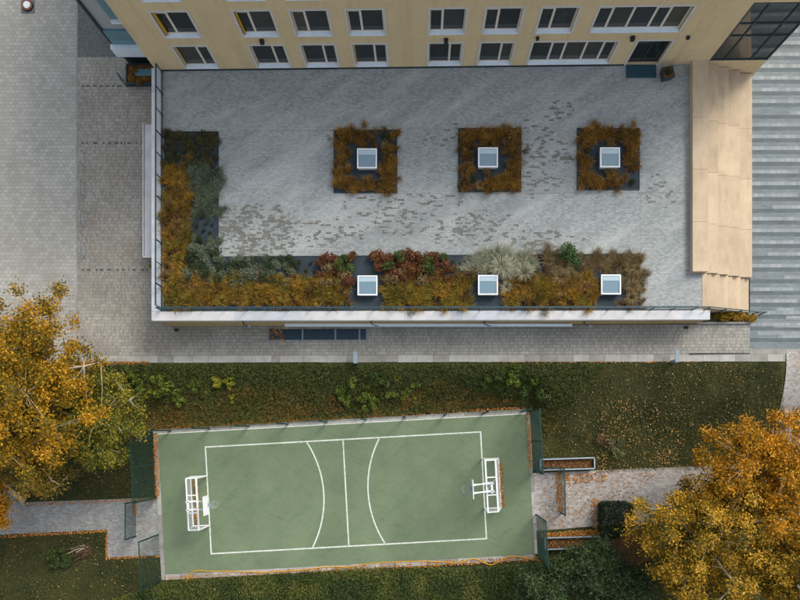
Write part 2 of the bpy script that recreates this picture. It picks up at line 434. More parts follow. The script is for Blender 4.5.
def tag(o, label=None, cat=None, group=None, kind=None):
    if label: o['label'] = label
    if cat: o['category'] = cat
    if group: o['group'] = group
    if kind: o['kind'] = kind
    return o
def thing(name, label, cat, loc=(0, 0, 0), rz=0.0, group=None):
    o = bpy.data.objects.new(name, None); o.empty_display_size = 0.3
    o.location = loc; o.rotation_euler = (0, 0, rz); COL.objects.link(o)
    WORLD[o.name] = tuple(loc)
    return tag(o, label, cat, group)
def struct(o): o['kind'] = 'structure'; return o
def copy_tree(o, parent=None):
    c = o.copy(); COL.objects.link(c)
    if parent is not None: c.parent = parent
    WORLD[c.name] = WORLD.get(o.name, (0, 0, 0))
    for ch in list(o.children): copy_tree(ch, c)
    return c
def smooth(o):
    o.data.polygons.foreach_set('use_smooth', [True] * len(o.data.polygons)); return o

def sheet(name, corners, mat, off, nx=20, ny=20, parent=None, px=True):
    """grid that follows the terrain between four corners (picture pixels or metres)"""
    q = [np.array(G(*c) if px else c) for c in corners]
    b = MB(); vs = []
    for j in range(ny + 1):
        for i in range(nx + 1):
            s, t = i / nx, j / ny
            p = q[0] * (1 - s) * (1 - t) + q[1] * s * (1 - t) + q[2] * s * t + q[3] * (1 - s) * t
            vs.append((p[0], p[1], h1(*p) + off))
    fs = []
    for j in range(ny):
        for i in range(nx):
            a = j * (nx + 1) + i
            fs.append((a, a + 1, a + nx + 2, a + nx + 1))
    n0 = np.cross(np.append(q[1] - q[0], 0), np.append(q[3] - q[0], 0))[2]
    if n0 < 0: fs = [tuple(reversed(f)) for f in fs]
    b.add(vs, fs)
    return b.build(name, mat, parent)

# ------------------------------------------------------------------ ground and paved surfaces
def axis(lo, hi, step, far):
    inner = list(np.arange(lo, hi + 1e-6, step))
    return [-f for f in reversed(far)] + inner + list(far)
xs = axis(-36, 36, 0.5, [44, 60, 100, 200]); ys = axis(-22, 40, 0.5, [48, 64, 100, 200])
ys[:4] = [-200, -100, -50, -30]
XX, YY = np.meshgrid(xs, ys); ZZ = hgt(XX, YY) - 0.03
b = MB(); nx = len(xs)
b.v = list(zip(XX.ravel(), YY.ravel(), ZZ.ravel()))
b.f = [(j * nx + i, j * nx + i + 1, (j + 1) * nx + i + 1, (j + 1) * nx + i) for j in range(len(ys) - 1) for i in range(nx - 1)]
ground = struct(smooth(b.build('ground', M['soil'])))

XL = P(77, 200, 0)[0]                                # seam between the two plaza pavings
pl = struct(MB().box(-60, XL - 0.03, 4.34, 60, -0.2, 0.0).build('plaza', M['plaza_big']))
MB().box(XL - 0.03, XL + 0.05, 4.34, 60, -0.2, 0.006).build('seam_strip', M['kerb_b'], pl)
YD = P(100, 58, 0)[1]
struct(MB().box(XL + 0.05, -15.6, 4.78, YD, -0.2, 0.002).build('side_yard', M['plaza_fine']))
dk = struct(MB().box(XL + 0.05, -15.6, YD + 0.05, 60, -0.2, 0.002).build('entrance_paving', M['plaza_dark']))
MB().box(XL + 0.05, -18.3, YD, YD + 0.05, -0.2, 0.006).build('seam_strip', M['kerb_b'], dk)

zr = lambda x, y: min(max((x + 16) / 36, 0), 1) * 0.75
def ramp_box(x0, x1, y0, y1, dz, thick=0.25):
    m = MB()
    return m.hexa([(x, y, zr(x, y) + dz - thick) for x, y in ((x0, y0), (x1, y0), (x1, y1), (x0, y1))],
                  [(x, y, zr(x, y) + dz) for x, y in ((x0, y0), (x1, y0), (x1, y1), (x0, y1))])
XR = 20.17                                            # the striped plaza starts here
fp = struct(ramp_box(-15.6, XR, 4.78, 6.62, 0.002).build('front_path', M['path']))
kx = XL + 0.1
i = 0
while kx < 22.3:                                      # edging slabs along the lawn
    ln = 0.99 if kx < -16 or kx > 4 else random.choice((0.99, 0.99, 0.5, 1.2))
    x1 = min(kx + ln, 22.35)
    ramp_box(kx + 0.006, x1 - 0.006, 4.33 + random.uniform(-0.012, 0.012), 4.772, 0.010 + random.uniform(0, 0.012)).build('edging_slab', M['kerb'] if random.random() < 0.6 else M['kerb_b'], fp)
    kx = x1; i += 1
MB().box(10.9 + 5.6, XR, 4.79, 4.84, 0.5, 0.775).build('channel_grate', M['darkmetal'], fp)

sp = struct(MB().box(XR, 60, 5.1, 60, 0.5, 0.752).build('striped_plaza', M['stripe']))
row = 0
y = 5.15
while y < 26.5:                                       # pale strips: one row in three
    yy = round(y / 0.72) * 0.72
    x = XR + (0.02 if random.random() < 0.7 else random.uniform(0.8, 2.5))
    x = max(XR + 0.02, x)
    while x < 33:
        ln = random.choice((2.9, 4.3, 5.8, 7.2))
        if yy > 5.2: MB().box(x, x + ln, yy, yy + 0.235, 0.6, 0.757).build('pale_strip', M['stripe_pale'], sp)
        x += ln + random.choice((0.02, 0.36, 0.7, 1.1))
    y += 0.72
for k in range(9):                                    # extra strips near the lower corner
    yy = 5.2 + 0.48 * (k % 5) + 0.24; x = XR + 0.4 + random.uniform(0, 3.5)
    MB().box(x, x + random.choice((1.1, 1.8, 2.9)), yy, yy + 0.23, 0.6, 0.759 + 0.001 * k).build('pale_strip', M['stripe_pale'], sp)
struct(sheet('lawn_side_path', [(22.4, 5.08), (40, 5.08), (40, -12), (22.6, -12)], M['path_light'], 0.012, 4, 36, px=False))
ramp_box(XR, 60, 4.78, 5.1, 0.0).build('plaza_border', M['kerb_b'], sp)
struct(sheet('court_side_path', [(532.5, 473), (850, 460), (850, 505), (536, 531)], M['path_light'], 0.012, 24, 10))
struct(sheet('bench_path', [(-60, 505), (161, 497.5), (162, 527), (-60, 537.5)], M['path_left'], 0.012, 30, 8))
struct(sheet('path_forecourt', [(107, 527), (162, 525), (163, 555), (107.5, 558)], M['path_left'], 0.016, 8, 6))
struct(sheet('bench_path_corner', [(-60, 440), (2, 487), (27, 506), (-60, 512)], M['path_left'], 0.016, 8, 8))

# ------------------------------------------------------------------ sports court (its own turned frame)
CZ = -1.0
CX, CY = P(346, 492.8, CZ)
CA = R(3.15)
cc, cs = math.cos(CA), math.sin(CA)
def CW(x, y): return (CX + x * cc - y * cs, CY + x * cs + y * cc)
HL, HW, HWT = 11.82, 4.58, 4.40                                  # half size of the green surface
LL, LW = 8.82, 3.42                                   # half size of the line rectangle
CTOP = CZ + 0.03
court = struct(MB().prism([CW(-HL, -HW), CW(HL, -HW), CW(HL, HWT), CW(-HL, HWT)], CZ - 0.15, CTOP).build('sports_court', M['court']))
def line_strip(pts, w, closed=False):
    m = MB(); z = CTOP + 0.004
    n = len(pts); L = []; Rr = []
    for i, p in enumerate(pts):
        a = pts[(i - 1) % n] if (closed or i > 0) else p
        c = pts[(i + 1) % n] if (closed or i < n - 1) else p
        d1 = Vector((p[0] - a[0], p[1] - a[1])); d2 = Vector((c[0] - p[0], c[1] - p[1]))
        d1 = d1.normalized() if d1.length > 0 else d2.normalized(); d2 = d2.normalized() if d2.length > 0 else d1
        t = (d1 + d2).normalized(); nn = Vector((-t.y, t.x)); k = w / 2 / max(0.3, nn.dot(Vector((-d1.y, d1.x))))
        L.append((p[0] + nn.x * k, p[1] + nn.y * k)); Rr.append((p[0] - nn.x * k, p[1] - nn.y * k))
    for i in range(n if closed else n - 1):
        j = (i + 1) % n
        q = [CW(*Rr[i]), CW(*Rr[j]), CW(*L[j]), CW(*L[i])]
        m.quad(*[(a, c, z) for a, c in q])
    return m
LWD = 0.085
line_strip([(-LL, -LW), (LL, -LW), (LL, LW), (-LL, LW)], LWD, True).build('boundary_line', M['line'], court)
line_strip([(0.0, -LW + 0.06), (0.0, LW - 0.06)], LWD).build('centre_line', M['line'], court)
ra = 6.75; th = math.asin((LW - 0.07) / ra)
for sgn in (-1, 1):
    cxa = sgn * (1.42 + ra)
    line_strip([(cxa - sgn * ra * math.cos(t), ra * math.sin(t)) for t in np.linspace(-th, th, 33)], LWD).build('throw_arc', M['line'], court)
# edging slabs round the court
def edge_slabs(x0, y0, x1, y1, depth, ln, mat_p, nm='court_edging'):
    d = Vector((x1 - x0, y1 - y0)); L = d.length; d.normalize(); nn = Vector((-d.y, d.x)) * depth
    k = max(1, round(L / ln))
    for i in range(k):
        a = L * i / k + 0.008; c = L * (i + 1) / k - 0.008
        j = random.uniform(-0.012, 0.012)
        p = [(x0 + d.x * a, y0 + d.y * a), (x0 + d.x * c, y0 + d.y * c)]
        poly = [CW(*p[0]), CW(*p[1]), CW(p[1][0] + nn.x, p[1][1] + nn.y), CW(p[0][0] + nn.x, p[0][1] + nn.y)]
        zt = CTOP + 0.012 + random.uniform(0, 0.015)
        MB().prism(poly, CZ - 0.2, zt).build(nm, M['kerb'] if random.random() < mat_p else M['kerb_b'], court)
edge_slabs(HL + 0.01, HWT + 0.06, -HL - 0.3, HWT + 0.06, -0.26, 1.0, 0.6)
edge_slabs(-HL - 0.01, HWT, -HL - 0.01, -HW - 0.35, -0.26, 1.0, 0.4)
edge_slabs(-HL, -HW - 0.01, HL, -HW - 0.01, -0.34, 1.0, 0.7)
edge_slabs(HL + 0.01, -HW, HL + 0.01, HWT, -0.2, 1.0, 0.5)
# white trim strip on top and left, as in the picture
m = MB(); m.prism([CW(-HL - 0.005, HWT), CW(HL, HWT), CW(HL, HWT + 0.06), CW(-HL - 0.005, HWT + 0.06)], CZ - 0.1, CTOP + 0.01); m.build('trim_strip', M['line'], court)

# ------------------------------------------------------------------ fences
def fence_panel(root, p0, p1, z0, h, board=False, rod=1.0):
    """double rod mesh between two posts; rods are joined, far too fine to pick apart"""
    p0 = Vector((*p0, 0)); p1 = Vector((*p1, 0)); d = p1 - p0; L = d.length; d.normalize()
    m = MB(); k = int(L / (0.2 if board else 0.05))
    for i in range(1, k):
        q = p0 + d * (L * i / k)
        m.beam((q.x, q.y, z0 + 0.05), (q.x, q.y, z0 + h - 0.03), 0.0016 if board else 0.010 * rod)
    for j in range(int(h / (0.4 if board else 0.2))):
        zz = z0 + 0.06 + j * (0.4 if board else 0.2)
        m.beam((p0.x, p0.y, zz), (p1.x, p1.y, zz), 0.003 if board else 0.020 * rod, 0.003 if board else 0.012 * rod)
    o = m.build('ball_net' if board else 'wire_mesh', M['green_metal'], root); o['kind'] = 'stuff'
    tw = 0.012 if board else 0.05
    MB().beam((p0.x, p0.y, z0 + h), (p1.x, p1.y, z0 + h), tw, tw).build('top_rail', M['green_metal'], root)
def fence(label, pts, h, z0=CZ, board=False, group=None, pw=0.07, rod=1.0):
    x0, y0 = pts[0]
    root = thing('mesh_fence', label, 'fence', (x0, y0, z0), 0, group)
    for p in pts:
        MB().beam((p[0], p[1], z0 - 0.1), (p[0], p[1], z0 + h + 0.04), pw).build('post', M['green_metal'], root)
    for a, c in zip(pts[:-1], pts[1:]): fence_panel(root, a, c, z0, h, board, rod)
    return root
def seg(a, c, n): return [(a[0] + (c[0] - a[0]) * i / n, a[1] + (c[1] - a[1]) * i / n) for i in range(n + 1)]
FH = 3.3
gp = 'green mesh fences around the court'
fence('tall green posts with thin ball net along the court edge below the planted bank', [CW((P(171 + 39 * k, 420, CZ)[0] - CX + (HWT + 0.2) * cs) / cc, HWT + 0.2) for k in range(10)], FH - 0.05, board=True, group=gp, pw=0.09)
fence('tall green mesh fence at the left court end above the path', seg(CW(-HL - 0.32, HWT + 0.2), CW(-HL - 0.32, 0.36), 2), FH, group=gp)
fence('green mesh fence at the left court end beside the lower paved forecourt', seg(CW(-HL - 0.32, -2.0), CW(-HL - 0.32, -HW - 0.3), 1), FH - 0.4, group=gp, rod=0.45)
fence('tall green mesh fence at the right court end beside the leafy lawn', seg(CW(HL + 0.26, HWT + 0.2), CW(HL + 0.26, 0.75), 2), FH, group=gp)
fence('green mesh fence at the right court end beside the lower framed bed', seg(CW(HL + 0.26, -2.05), CW(HL + 0.26, -HW - 0.2), 1), FH, group=gp)
g2 = 'low mesh screens at the court entrances'
a0, a1 = G(136, 501), G(136, 536)
fence('low green mesh screen across the grey path left of the court', [a0, a1], 1.5, group=g2, rod=0.8)
b0, b1, b2 = G(541, 466.5), G(560, 467.5), G(561, 513)
fence('low L-shaped green mesh screen on the pale path right of the court', [b0, b1, b2], 1.3, group=g2)

# ------------------------------------------------------------------ goals with basketball hoops
def goal(sgn, label):
    x, y = CW(sgn * LL, 0.0 if sgn < 0 else 0.1)
    root = thing('goal_with_hoop', label, 'goal', (x, y, CTOP), CA, 'combined goals and hoops')
    w, hh, dt, db, t = 1.58, 2.0, 0.62 * sgn, 1.05 * sgn, 0.08
    def bb(name, segs, th=t, mat='white'):
        m = MB()
        for p, q in segs: m.beam(p, q, th)
        return m.build(name, M[mat], root, True)
    for s in (-1, 1):
        bb('post', [((0, s * w, 0), (0, s * w, hh))])
        bb('side_frame', [((0, s * w, hh), (dt, s * w, hh)), ((dt, s * w, hh), (db, s * w, 0.03)), ((0, s * w, 0.03), (db, s * w, 0.03))], 0.06)
    bb('crossbar', [((0, -w - 0.04, hh + 0.001), (0, w + 0.04, hh + 0.001))], 0.09)
    bb('back_bar', [((dt, -w, hh), (dt, w, hh))], 0.07 if sgn < 0 else 0.09)
    bb('base_bar', [((db, -w, 0.03), (db, w, 0.03))], 0.06)
    for s in (-1, 1):
        bb('top_strut', [((0, s * 0.54, hh), (dt, s * 0.54, hh))], 0.06)
    # net: knotted cord, drawn as fine real cords
    m = MB()
    for k in range(27):
        yy = -w + 2 * w * k / 26
        m.beam((dt, yy, hh), (db, yy, 0.05), 0.006)
    for k in range(1, 16):
        f = k / 16; xx = dt + (db - dt) * f; zz = hh + (0.05 - hh) * f
        m.beam((xx, -w, zz), (xx, w, zz), 0.006)
        for s in (-1, 1): m.beam((0, s * w, zz), (xx, s * w, zz), 0.006)
    for k in range(1, 8):
        for s in (-1, 1): m.beam((db * k / 8, s * w, 0.03), (db * k / 8 if abs(db * k / 8) < abs(dt) else dt, s * w, hh), 0.005)
    o = m.build('net', M['frame'], root, True); o['kind'] = 'stuff'
    # hoop frame
    bx = -sgn * (1.0 if sgn < 0 else 0.85)
    bx = -sgn * 0.95
    for s in (-1, 1):
        bb('hoop_arm', [((dt * 0.35, s * 0.24, hh + 0.1), (dt * 0.35, s * 0.24, 3.0)), ((dt * 0.55, s * 0.24, 3.0), (bx + sgn * 0.05, s * 0.24, 3.0)),
                        ((dt * 0.35, s * 0.24, hh + 0.1), (bx + sgn * 0.05, s * 0.24, 3.55))], 0.06)
    bb('arm_plate', [((dt * 0.35, -0.34, 2.98), (dt * 0.35, 0.34, 2.98))], 0.1)
    if sgn > 0: bb('diagonal_brace', [((0.05, -0.2, hh), (dt, 0.5, hh)), ((0.05, 0.2, hh), (dt, -0.5, hh))], 0.04, 'galv')
    bd = MB(); bd.box(bx - 0.02, bx + 0.02, -0.56, 0.56, 2.95, 3.72); bd.build('backboard', M['white'], root, True)
    rx = bx - sgn * (0.15 + 0.24)
    rm = MB(); rm.ring((rx, 0, 3.05), 0.235, 0.017)
    rim = rm.build('rim', M['bluegrey'], root, True)
    rb = MB(); rb.box(min(bx, bx - sgn * 0.17), max(bx, bx - sgn * 0.17), -0.1, 0.1, 3.02, 3.07); rb.build('rim_bracket', M['bluegrey'], root, True)
    m = MB()
    for k in range(12):
        t0 = 2 * math.pi * k / 12; t1 = t0 + 0.5
        for tt in (t1, t0 - 0.5):
            m.beam((rx + 0.23 * math.cos(t0), 0.23 * math.sin(t0), 3.04), (rx + 0.14 * math.cos(tt), 0.14 * math.sin(tt), 2.62), 0.006)
    o = m.build('hoop_net', M['frame'], rim, True); o['kind'] = 'stuff'
    return root
goal(-1, 'white metal goal with basketball hoop at the left end of the green court')
goal(1, 'white metal goal with basketball hoop at the right end of the green court')

# yellow hose along the lower court edge
hp = [(187, 583), (188, 578), (191, 573.5), (197, 570.5), (208, 571), (225, 571), (245, 571.5), (265, 572), (285, 571), (305, 569.5), (322, 567), (335, 566.5),
      (348, 567), (360, 564.5), (380, 562.5), (400, 561.5), (420, 561), (440, 561.5), (455, 562.5), (464, 561), (472, 558.7), (478, 559.5), (486, 563.5), (491, 564.5), (497, 562.5), (505, 557.5), (513, 556), (522, 557), (533, 559.5)]
pts = []
for k in range(len(hp) - 1):
    for t in (0, 0.25, 0.5, 0.75):
        p0 = hp[max(k - 1, 0)]; p1 = hp[k]; p2 = hp[k + 1]; p3 = hp[min(k + 2, len(hp) - 1)]
        q = [0.5 * (2 * p1[a] + (p2[a] - p0[a]) * t + (2 * p0[a] - 5 * p1[a] + 4 * p2[a] - p3[a]) * t * t + (3 * p1[a] - p0[a] - 3 * p2[a] + p3[a]) * t ** 3) for a in (0, 1)]
        x, y = P(q[0], q[1], CZ); pts.append((x, y, CZ + 0.075))
hose = MB().tube(pts, 0.032, 6).build('hose', M['rope'])
tag(smooth(hose), 'yellow hose winding along the lower edge of the green court', 'hose')

# ------------------------------------------------------------------ terrace block
TZ = 2.15
CAPZ = 2.36
TX0, TX1, TYF = -15.85, 17.0, 6.55
troot = thing('terrace_block', 'low ochre terrace block with white coping and paved roof', 'building', (-15.65, 6.6, 0))
MB().prism([(-15.62, 6.6), (16.9, 6.66), (16.9, 21.9), (-15.62, 21.45)], lambda x, y: -0.3, TZ - 0.02).build('wall', M['ochre_dark'], troot)
# coping: separate plates along front and left
x = TX0
k = 0
while x < TX1 - 0.01:
    x1 = min(x + random.choice((3.9, 4.4, 4.9)), TX1)
    if TX1 - x1 < 1.0: x1 = TX1
    s0 = (x - TX0) / (TX1 - TX0) * 0.07; s1 = (x1 - TX0) / (TX1 - TX0) * 0.07
    xa = x + (0.0 if k == 0 else 0.006)
    MB().prism([(xa, TYF + s0), (x1, TYF + s1), (x1, TYF + s1 + 0.53), (xa, TYF + s0 + 0.53)], TZ - 0.12, CAPZ).build('coping_plate', M['white_cap'] if k % 3 != 1 else M['white_cap_b'], troot)
    x = x1; k += 1
y = TYF + 0.536
while y < 21.4:
    y1 = min(y + 4.3, 21.4)
    xo = (y - TYF) * -0.0 ; 
    MB().prism([(TX0, y + 0.006), (TX0 + 0.53, y + 0.006), (TX0 + 0.53, y1), (TX0, y1)], TZ - 0.12, CAPZ).build('coping_plate', M['white_cap'] if random.random() < 0.6 else M['white_cap_b'], troot)
    y = y1
# pale ledge over the basement windows, window band below it
lx0, lx1 = P(285, 324, 1.0)[0], P(572, 324, 1.0)[0]
led = MB().box(lx0, lx1, 6.42, 6.598, 0.98, 1.06).build('window_ledge', M['sill'], troot)
MB().box(lx0 + 0.05, lx1 - 0.05, 6.56, 6.597, 0.6, 0.975).build('basement_window', M['pane'], troot)
# light well with three gratings
gx0, gx1 = P(268, 335, 0.2)[0], P(367, 335, 0.2)[0]
lw = thing('light_well_grating', 'dark teal grated light well with scattered orange leaves below the terrace wall', 'grating', ((gx0 + gx1) / 2, 6.1, zr((gx0 + gx1) / 2, 0)))
gy0, gy1 = 5.72, 6.40
splits = [gx0, gx0 + 2.15, gx0 + 4.2, gx0 + 5.7, gx1]
for a, c in zip(splits[:-1], splits[1:]):
    m = MB()
    za = zr(a, 0) + 0.02
    for q in np.arange(a + 0.06, c - 0.05, 0.07):
        m.box(q, q + 0.035, gy0 + 0.03, gy1 - 0.03, za - 0.02, za + 0.02 + (q - a) * 0.0208)
    o = m.build('grating_bars', M['grate'], lw); o['kind'] = 'stuff'
    MB().box(a + 0.003, a + 0.05, gy0, gy1, za - 0.05, za + 0.035).build('frame_bar', M['bluegrey'], lw)
    MB().box(c - 0.05, c - 0.003, gy0, gy1, za - 0.05, za + 0.035 + (c - a) * 0.0208).build('frame_bar', M['bluegrey'], lw)
ramp_box(gx0, gx1, gy0 - 0.04, gy0, 0.04).build('front_frame', M['bluegrey'], lw)
ramp_box(gx0 + 0.05, gx1 - 0.05, gy0 + 0.02, gy1, 0.008).build('shaft', M['mullion'], lw)

# terrace paving and planting beds
tp = struct(MB().prism([(-15.32, 7.07), (16.0, 7.12), (16.0, 21.76), (-15.32, 21.40)], TZ - 0.019, TZ).build('terrace_paving', M['terrace']))
def TP(u, v): return P(u, v, TZ)
for (u0, v0_, u1, v1_) in ((640.6, 191, 640.6, 253), (398, 193.6, 690, 192.6), (219, 131.2, 334, 130.6), (640.8, 258, 698, 257.6)):
    a, c = TP(u0, v0_), TP(u1, v1_)
    MB().beam((a[0], a[1], TZ), (c[0], c[1], TZ), 0.035, 0.005).build('seam_strip', M['kerb_b'], tp)
def bed(label, poly_px):
    poly = [TP(*q) for q in poly_px]
    x = sum(p[0] for p in poly) / len(poly); y = sum(p[1] for p in poly) / len(poly)
    root = thing('planting_bed', label, 'planting bed', (x, y, TZ), 0, 'planting beds on the terrace')
    MB().prism(poly, TZ + 0.002, TZ + 0.03).build('gravel', M['gravel'], root)
    n = len(poly)
    for i in range(n):
        p, q = poly[i], poly[(i + 1) % n]
        MB().beam((p[0], p[1], TZ + 0.03), (q[0], q[1], TZ + 0.03), 0.03, 0.06).build('steel_edge', M['mullion'], root)
    return root
bed('L-shaped planting bed along the left and front rails of the terrace', [(164.8, 132), (218.5, 132), (218.5, 257), (639.5, 254), (640, 308.5), (164.5, 309.5)])
SQ = [(334, 397, 130.5, 193), (458.3, 521, 128.7, 192), (577, 639.2, 128.7, 190)]
for (a, c, d, e), w in zip(SQ, ('left', 'middle', 'right')):
    bed('square bed of rust grass round a skylight, %s of three in the terrace paving' % w, [(a, d), (c, d), (c, e), (a, e)])

# skylights
def skylight(u, v, label):
    zt = TZ + 0.42
    x, y = P(u, v, zt)
    root = thing('skylight', label, 'skylight', (x, y, TZ), 0, 'skylights on the terrace')
    r = 0.58
    def lb(name, boxes, mat):
        m = MB()
        for q in boxes: m.box(*q)
        return m.build(name, M[mat], root, True)
    lb('upstand', [(-r + 0.05, r - 0.05, -r + 0.05, r - 0.05, 0.0, 0.36)], 'frame')
    t = 0.075
    lb('frame', [(-r, r, -r, -r + t, 0.361, 0.45), (-r, r, r - t, r, 0.361, 0.45), (-r, -r + t, -r + t, r - t, 0.361, 0.45), (r - t, r, -r + t, r - t, 0.361, 0.45)], 'white')
    g = MB(); g.hexa([(-r + t, -r + t, 0.37), (r - t, -r + t, 0.37), (r - t, r - t, 0.37), (-r + t, r - t, 0.37)],
                     [(-r + t, -r + t, 0.395), (r - t, -r + t, 0.395), (r - t, r - t, 0.435), (-r + t, r - t, 0.435)])
    g.build('pane', M['skyglass'], root, True)
    lb('blind', [(-r + t + 0.02, r - t - 0.02, r - t - 0.29, r - t - 0.03, 0.43, 0.442)], 'blind')
SKY = [(367, 158.5, 'skylight in the left square bed'), (488, 157.5, 'skylight in the middle square bed'), (610, 157.5, 'skylight in the right square bed'),
       (367.5, 285.5, 'skylight in the front bed, left of three'), (488, 285, 'skylight in the front bed, middle of three'), (611, 284.5, 'skylight in the front bed, right of three')]
for u, v, lab in SKY: skylight(u, v, 'white framed square ' + lab)

# railings
def railing(label, p0, p1, z0, hgt_=1.0, step=1.25):
    root = thing('railing', label, 'railing', (p0[0], p0[1], z0), 0, 'teal terrace railings')
    a = Vector((*p0, 0)); c = Vector((*p1, 0)); d = c - a; L = d.length; d.normalize()
    n = max(1, round(L / step))
    for i in range(n + 1):
        q = a + d * (L * i / n)
        MB().beam((q.x, q.y, z0 - 0.1), (q.x, q.y, z0 + hgt_), 0.05).build('post', M['rail'], root)
    MB().beam((a.x, a.y, z0 + hgt_ + 0.02), (c.x, c.y, z0 + hgt_ + 0.02), 0.08, 0.04).build('top_rail', M['rail'], root)
    MB().beam((a.x, a.y, z0 + 0.1), (c.x, c.y, z0 + 0.1), 0.05, 0.03).build('bottom_rail', M['rail'], root)
    m = MB(); k = int(L / 0.11)
    for i in range(1, k):
        q = a + d * (L * i / k); m.beam((q.x, q.y, z0 + 0.1), (q.x, q.y, z0 + hgt_), 0.016)
    o = m.build('bars', M['rail'], root); o['kind'] = 'stuff'
    return root
railing('long dark teal railing along the white front coping of the terrace', (-15.27, 7.16), (16.0, 7.2), TZ + 0.03)
railing('dark teal railing along the white left coping of the terrace', (-15.27, 7.3), (-15.25, 21.2), TZ + 0.03)

# ------------------------------------------------------------------ sandstone seating steps and stair
YB = 21.78
ss = thing('seating_steps', 'broad sandstone seating steps between the terrace and the striped plaza', 'steps', (18, 15.5, 0.75))
tx = [15.90, 16.86, 17.62, 18.40, 19.24, 20.13]
tz = [2.55, 2.16, 1.84, 1.50, 1.17]
YS = 9.40
for i in range(5):
    y = YB - 0.02 - 0.0; bounds = [YB - 0.02]
    off = (0.04, 0.0, -0.05, 0.03, 0.0)[i]
    cuts = [18.4 + off * 0.6, 15.35 + off * 0.7, 12.3 + off * 0.4]
    bounds = [YB - 0.02] + cuts + [YS]
    for a, c in zip(bounds[:-1], bounds[1:]):
        MB().box(tx[i] + 0.003, tx[i + 1] - 0.045, c + 0.006, a - 0.007, 0.55, tz[i]).build('seat_slab', M['sand'], ss)
MB().box(tx[0] + 0.05, tx[-1] - 0.05, YS + 0.05, YB - 0.05, 0.5, 1.10).build('core', M['sand'], ss)
st = thing('stair_flight', 'narrow sandstone stair beside the seating steps in the front terrace corner', 'stairs', (18.5, 8.3, 0.75))
sx0, sx1, sy0, sy1 = 16.62, 20.05, 7.32, YS - 0.02
MB().box(16.0, sx0 + 0.0, sy0 - 0.25, sy1 - 0.01, 1.9, TZ + 0.003).build('landing', M['terrace'], st)
nst = 10
MB().box(sx0 + 0.002, sx0 + 0.28, sy0, sy1, 0.5, TZ + 0.02).build('top_slab', M['sand'], st)
for i in range(nst):
    a = sx0 + 0.30 + (sx1 - sx0 - 0.30) * i / nst; c = sx0 + 0.30 + (sx1 - sx0 - 0.30) * (i + 1) / nst
    z = TZ - (TZ - 0.85) * (i + 0.6) / nst
    MB().box(a, c - 0.03, sy0, sy1, 0.5, z).build('tread', M['sand'], st)
hr = thing('stair_handrail', 'sloping dark teal handrail beside the sandstone stair', 'handrail', (16.4, 7.2, TZ))
p0 = Vector((16.1, 7.22, TZ + 0.9)); p1 = Vector((16.75, 7.22, TZ + 0.9)); p2 = Vector((20.25, 7.2, 0.75 + 0.9)); p3 = Vector((20.75, 7.2, 0.75 + 0.88))
MB().tube([p0, p1, p2, p3], 0.035, 6).build('rail', M['rail'], hr)
MB().tube([p0 - Vector((0, 0, .4)), p1 - Vector((0, 0, .4)), p2 - Vector((0, 0, .4)), p3 - Vector((0, 0, .4))], 0.025, 6).build('lower_rail', M['rail'], hr)
for q, zb in ((p1, TZ - 0.3), (p1.lerp(p2, 0.33), 0.7), (p1.lerp(p2, 0.66), 0.7), (p2, 0.7), (p3, 0.7)):
    MB().beam((q.x, q.y, zb), (q.x, q.y, q.z), 0.05).build('post', M['rail'], hr)
hw = thing('planter_kerb', 'low concrete kerb round the small yellow hedge below the stair', 'kerb', (18.6, 6.9, 0.72))
ramp_box(16.92, 20.12, 6.62, 6.74, 0.14).build('front_kerb', M['kerb_b'], hw)
ramp_box(20.0, 20.12, 6.75, 7.28, 0.14).build('end_kerb', M['kerb_b'], hw)
ramp_box(16.92, 20.0, 6.745, 7.28, 0.06).build('soil', M['soil'], hw)

# ------------------------------------------------------------------ school building
FX0, FY0 = -15.67, 21.38
FA = math.atan2(21.77 - 21.38, 16.9 + 15.67)
ft = Vector((math.cos(FA), math.sin(FA), 0)); fn = Vector((-math.sin(FA), math.cos(FA), 0))
def FP(s, d, z): p = Vector((FX0, FY0, 0)) + ft * s + fn * d; return (p.x, p.y, z)
sb = thing('school_building', 'long ochre rendered building with rows of pale framed windows', 'building', (FX0, FY0, 0))
SE = (16.9 - FX0) / math.cos(FA); SC = (20.3 - FX0) / math.cos(FA)
TOPZ = 11.6
UPX = [-13.82, -9.59, -6.70, -3.82, 0.46, 3.37, 6.24]
LOX = [-13.80, -9.55, -6.70, -3.82, 0.44, 3.35]
WW = 1.86
rows = [(2.36, 2.10), (5.30, 2.06), (8.20, 2.06)]
openings = []
def S(x): return (x - FX0) / math.cos(FA)
for r, (z0, hh) in enumerate(rows):
    for k, x in enumerate(LOX if r == 0 else UPX):
        openings.append((S(x), S(x) + WW, z0, z0 + hh, 'lo' if r == 0 else 'up', r, k))
    if r == 0: openings.append((S(6.27), S(6.27) + 4.70, z0, z0 + hh, 'wide', r, 6))
    else: openings.append((S(9.18), S(9.18) + 4.77, z0, z0 + hh, 'wide', r, 7))
openings.append((S(12.10), S(12.10) + 1.88, TZ + 0.01, rows[0][0] + rows[0][1], 'door', 0, 7))
sc = sorted({0, SE} | {o[0] for o in openings} | {o[1] for o in openings})
zc = sorted({-0.3, TOPZ} | {o[2] for o in openings} | {o[3] for o in openings})
m = MB(); DEP = 0.26
for a, c in zip(sc[:-1], sc[1:]):
    for e, f in zip(zc[:-1], zc[1:]):
        ms, mz = (a + c) / 2, (e + f) / 2
        if any(o[0] < ms < o[1] and o[2] < mz < o[3] for o in openings): continue
        m.quad(FP(a, 0, e), FP(c, 0, e), FP(c, 0, f), FP(a, 0, f))
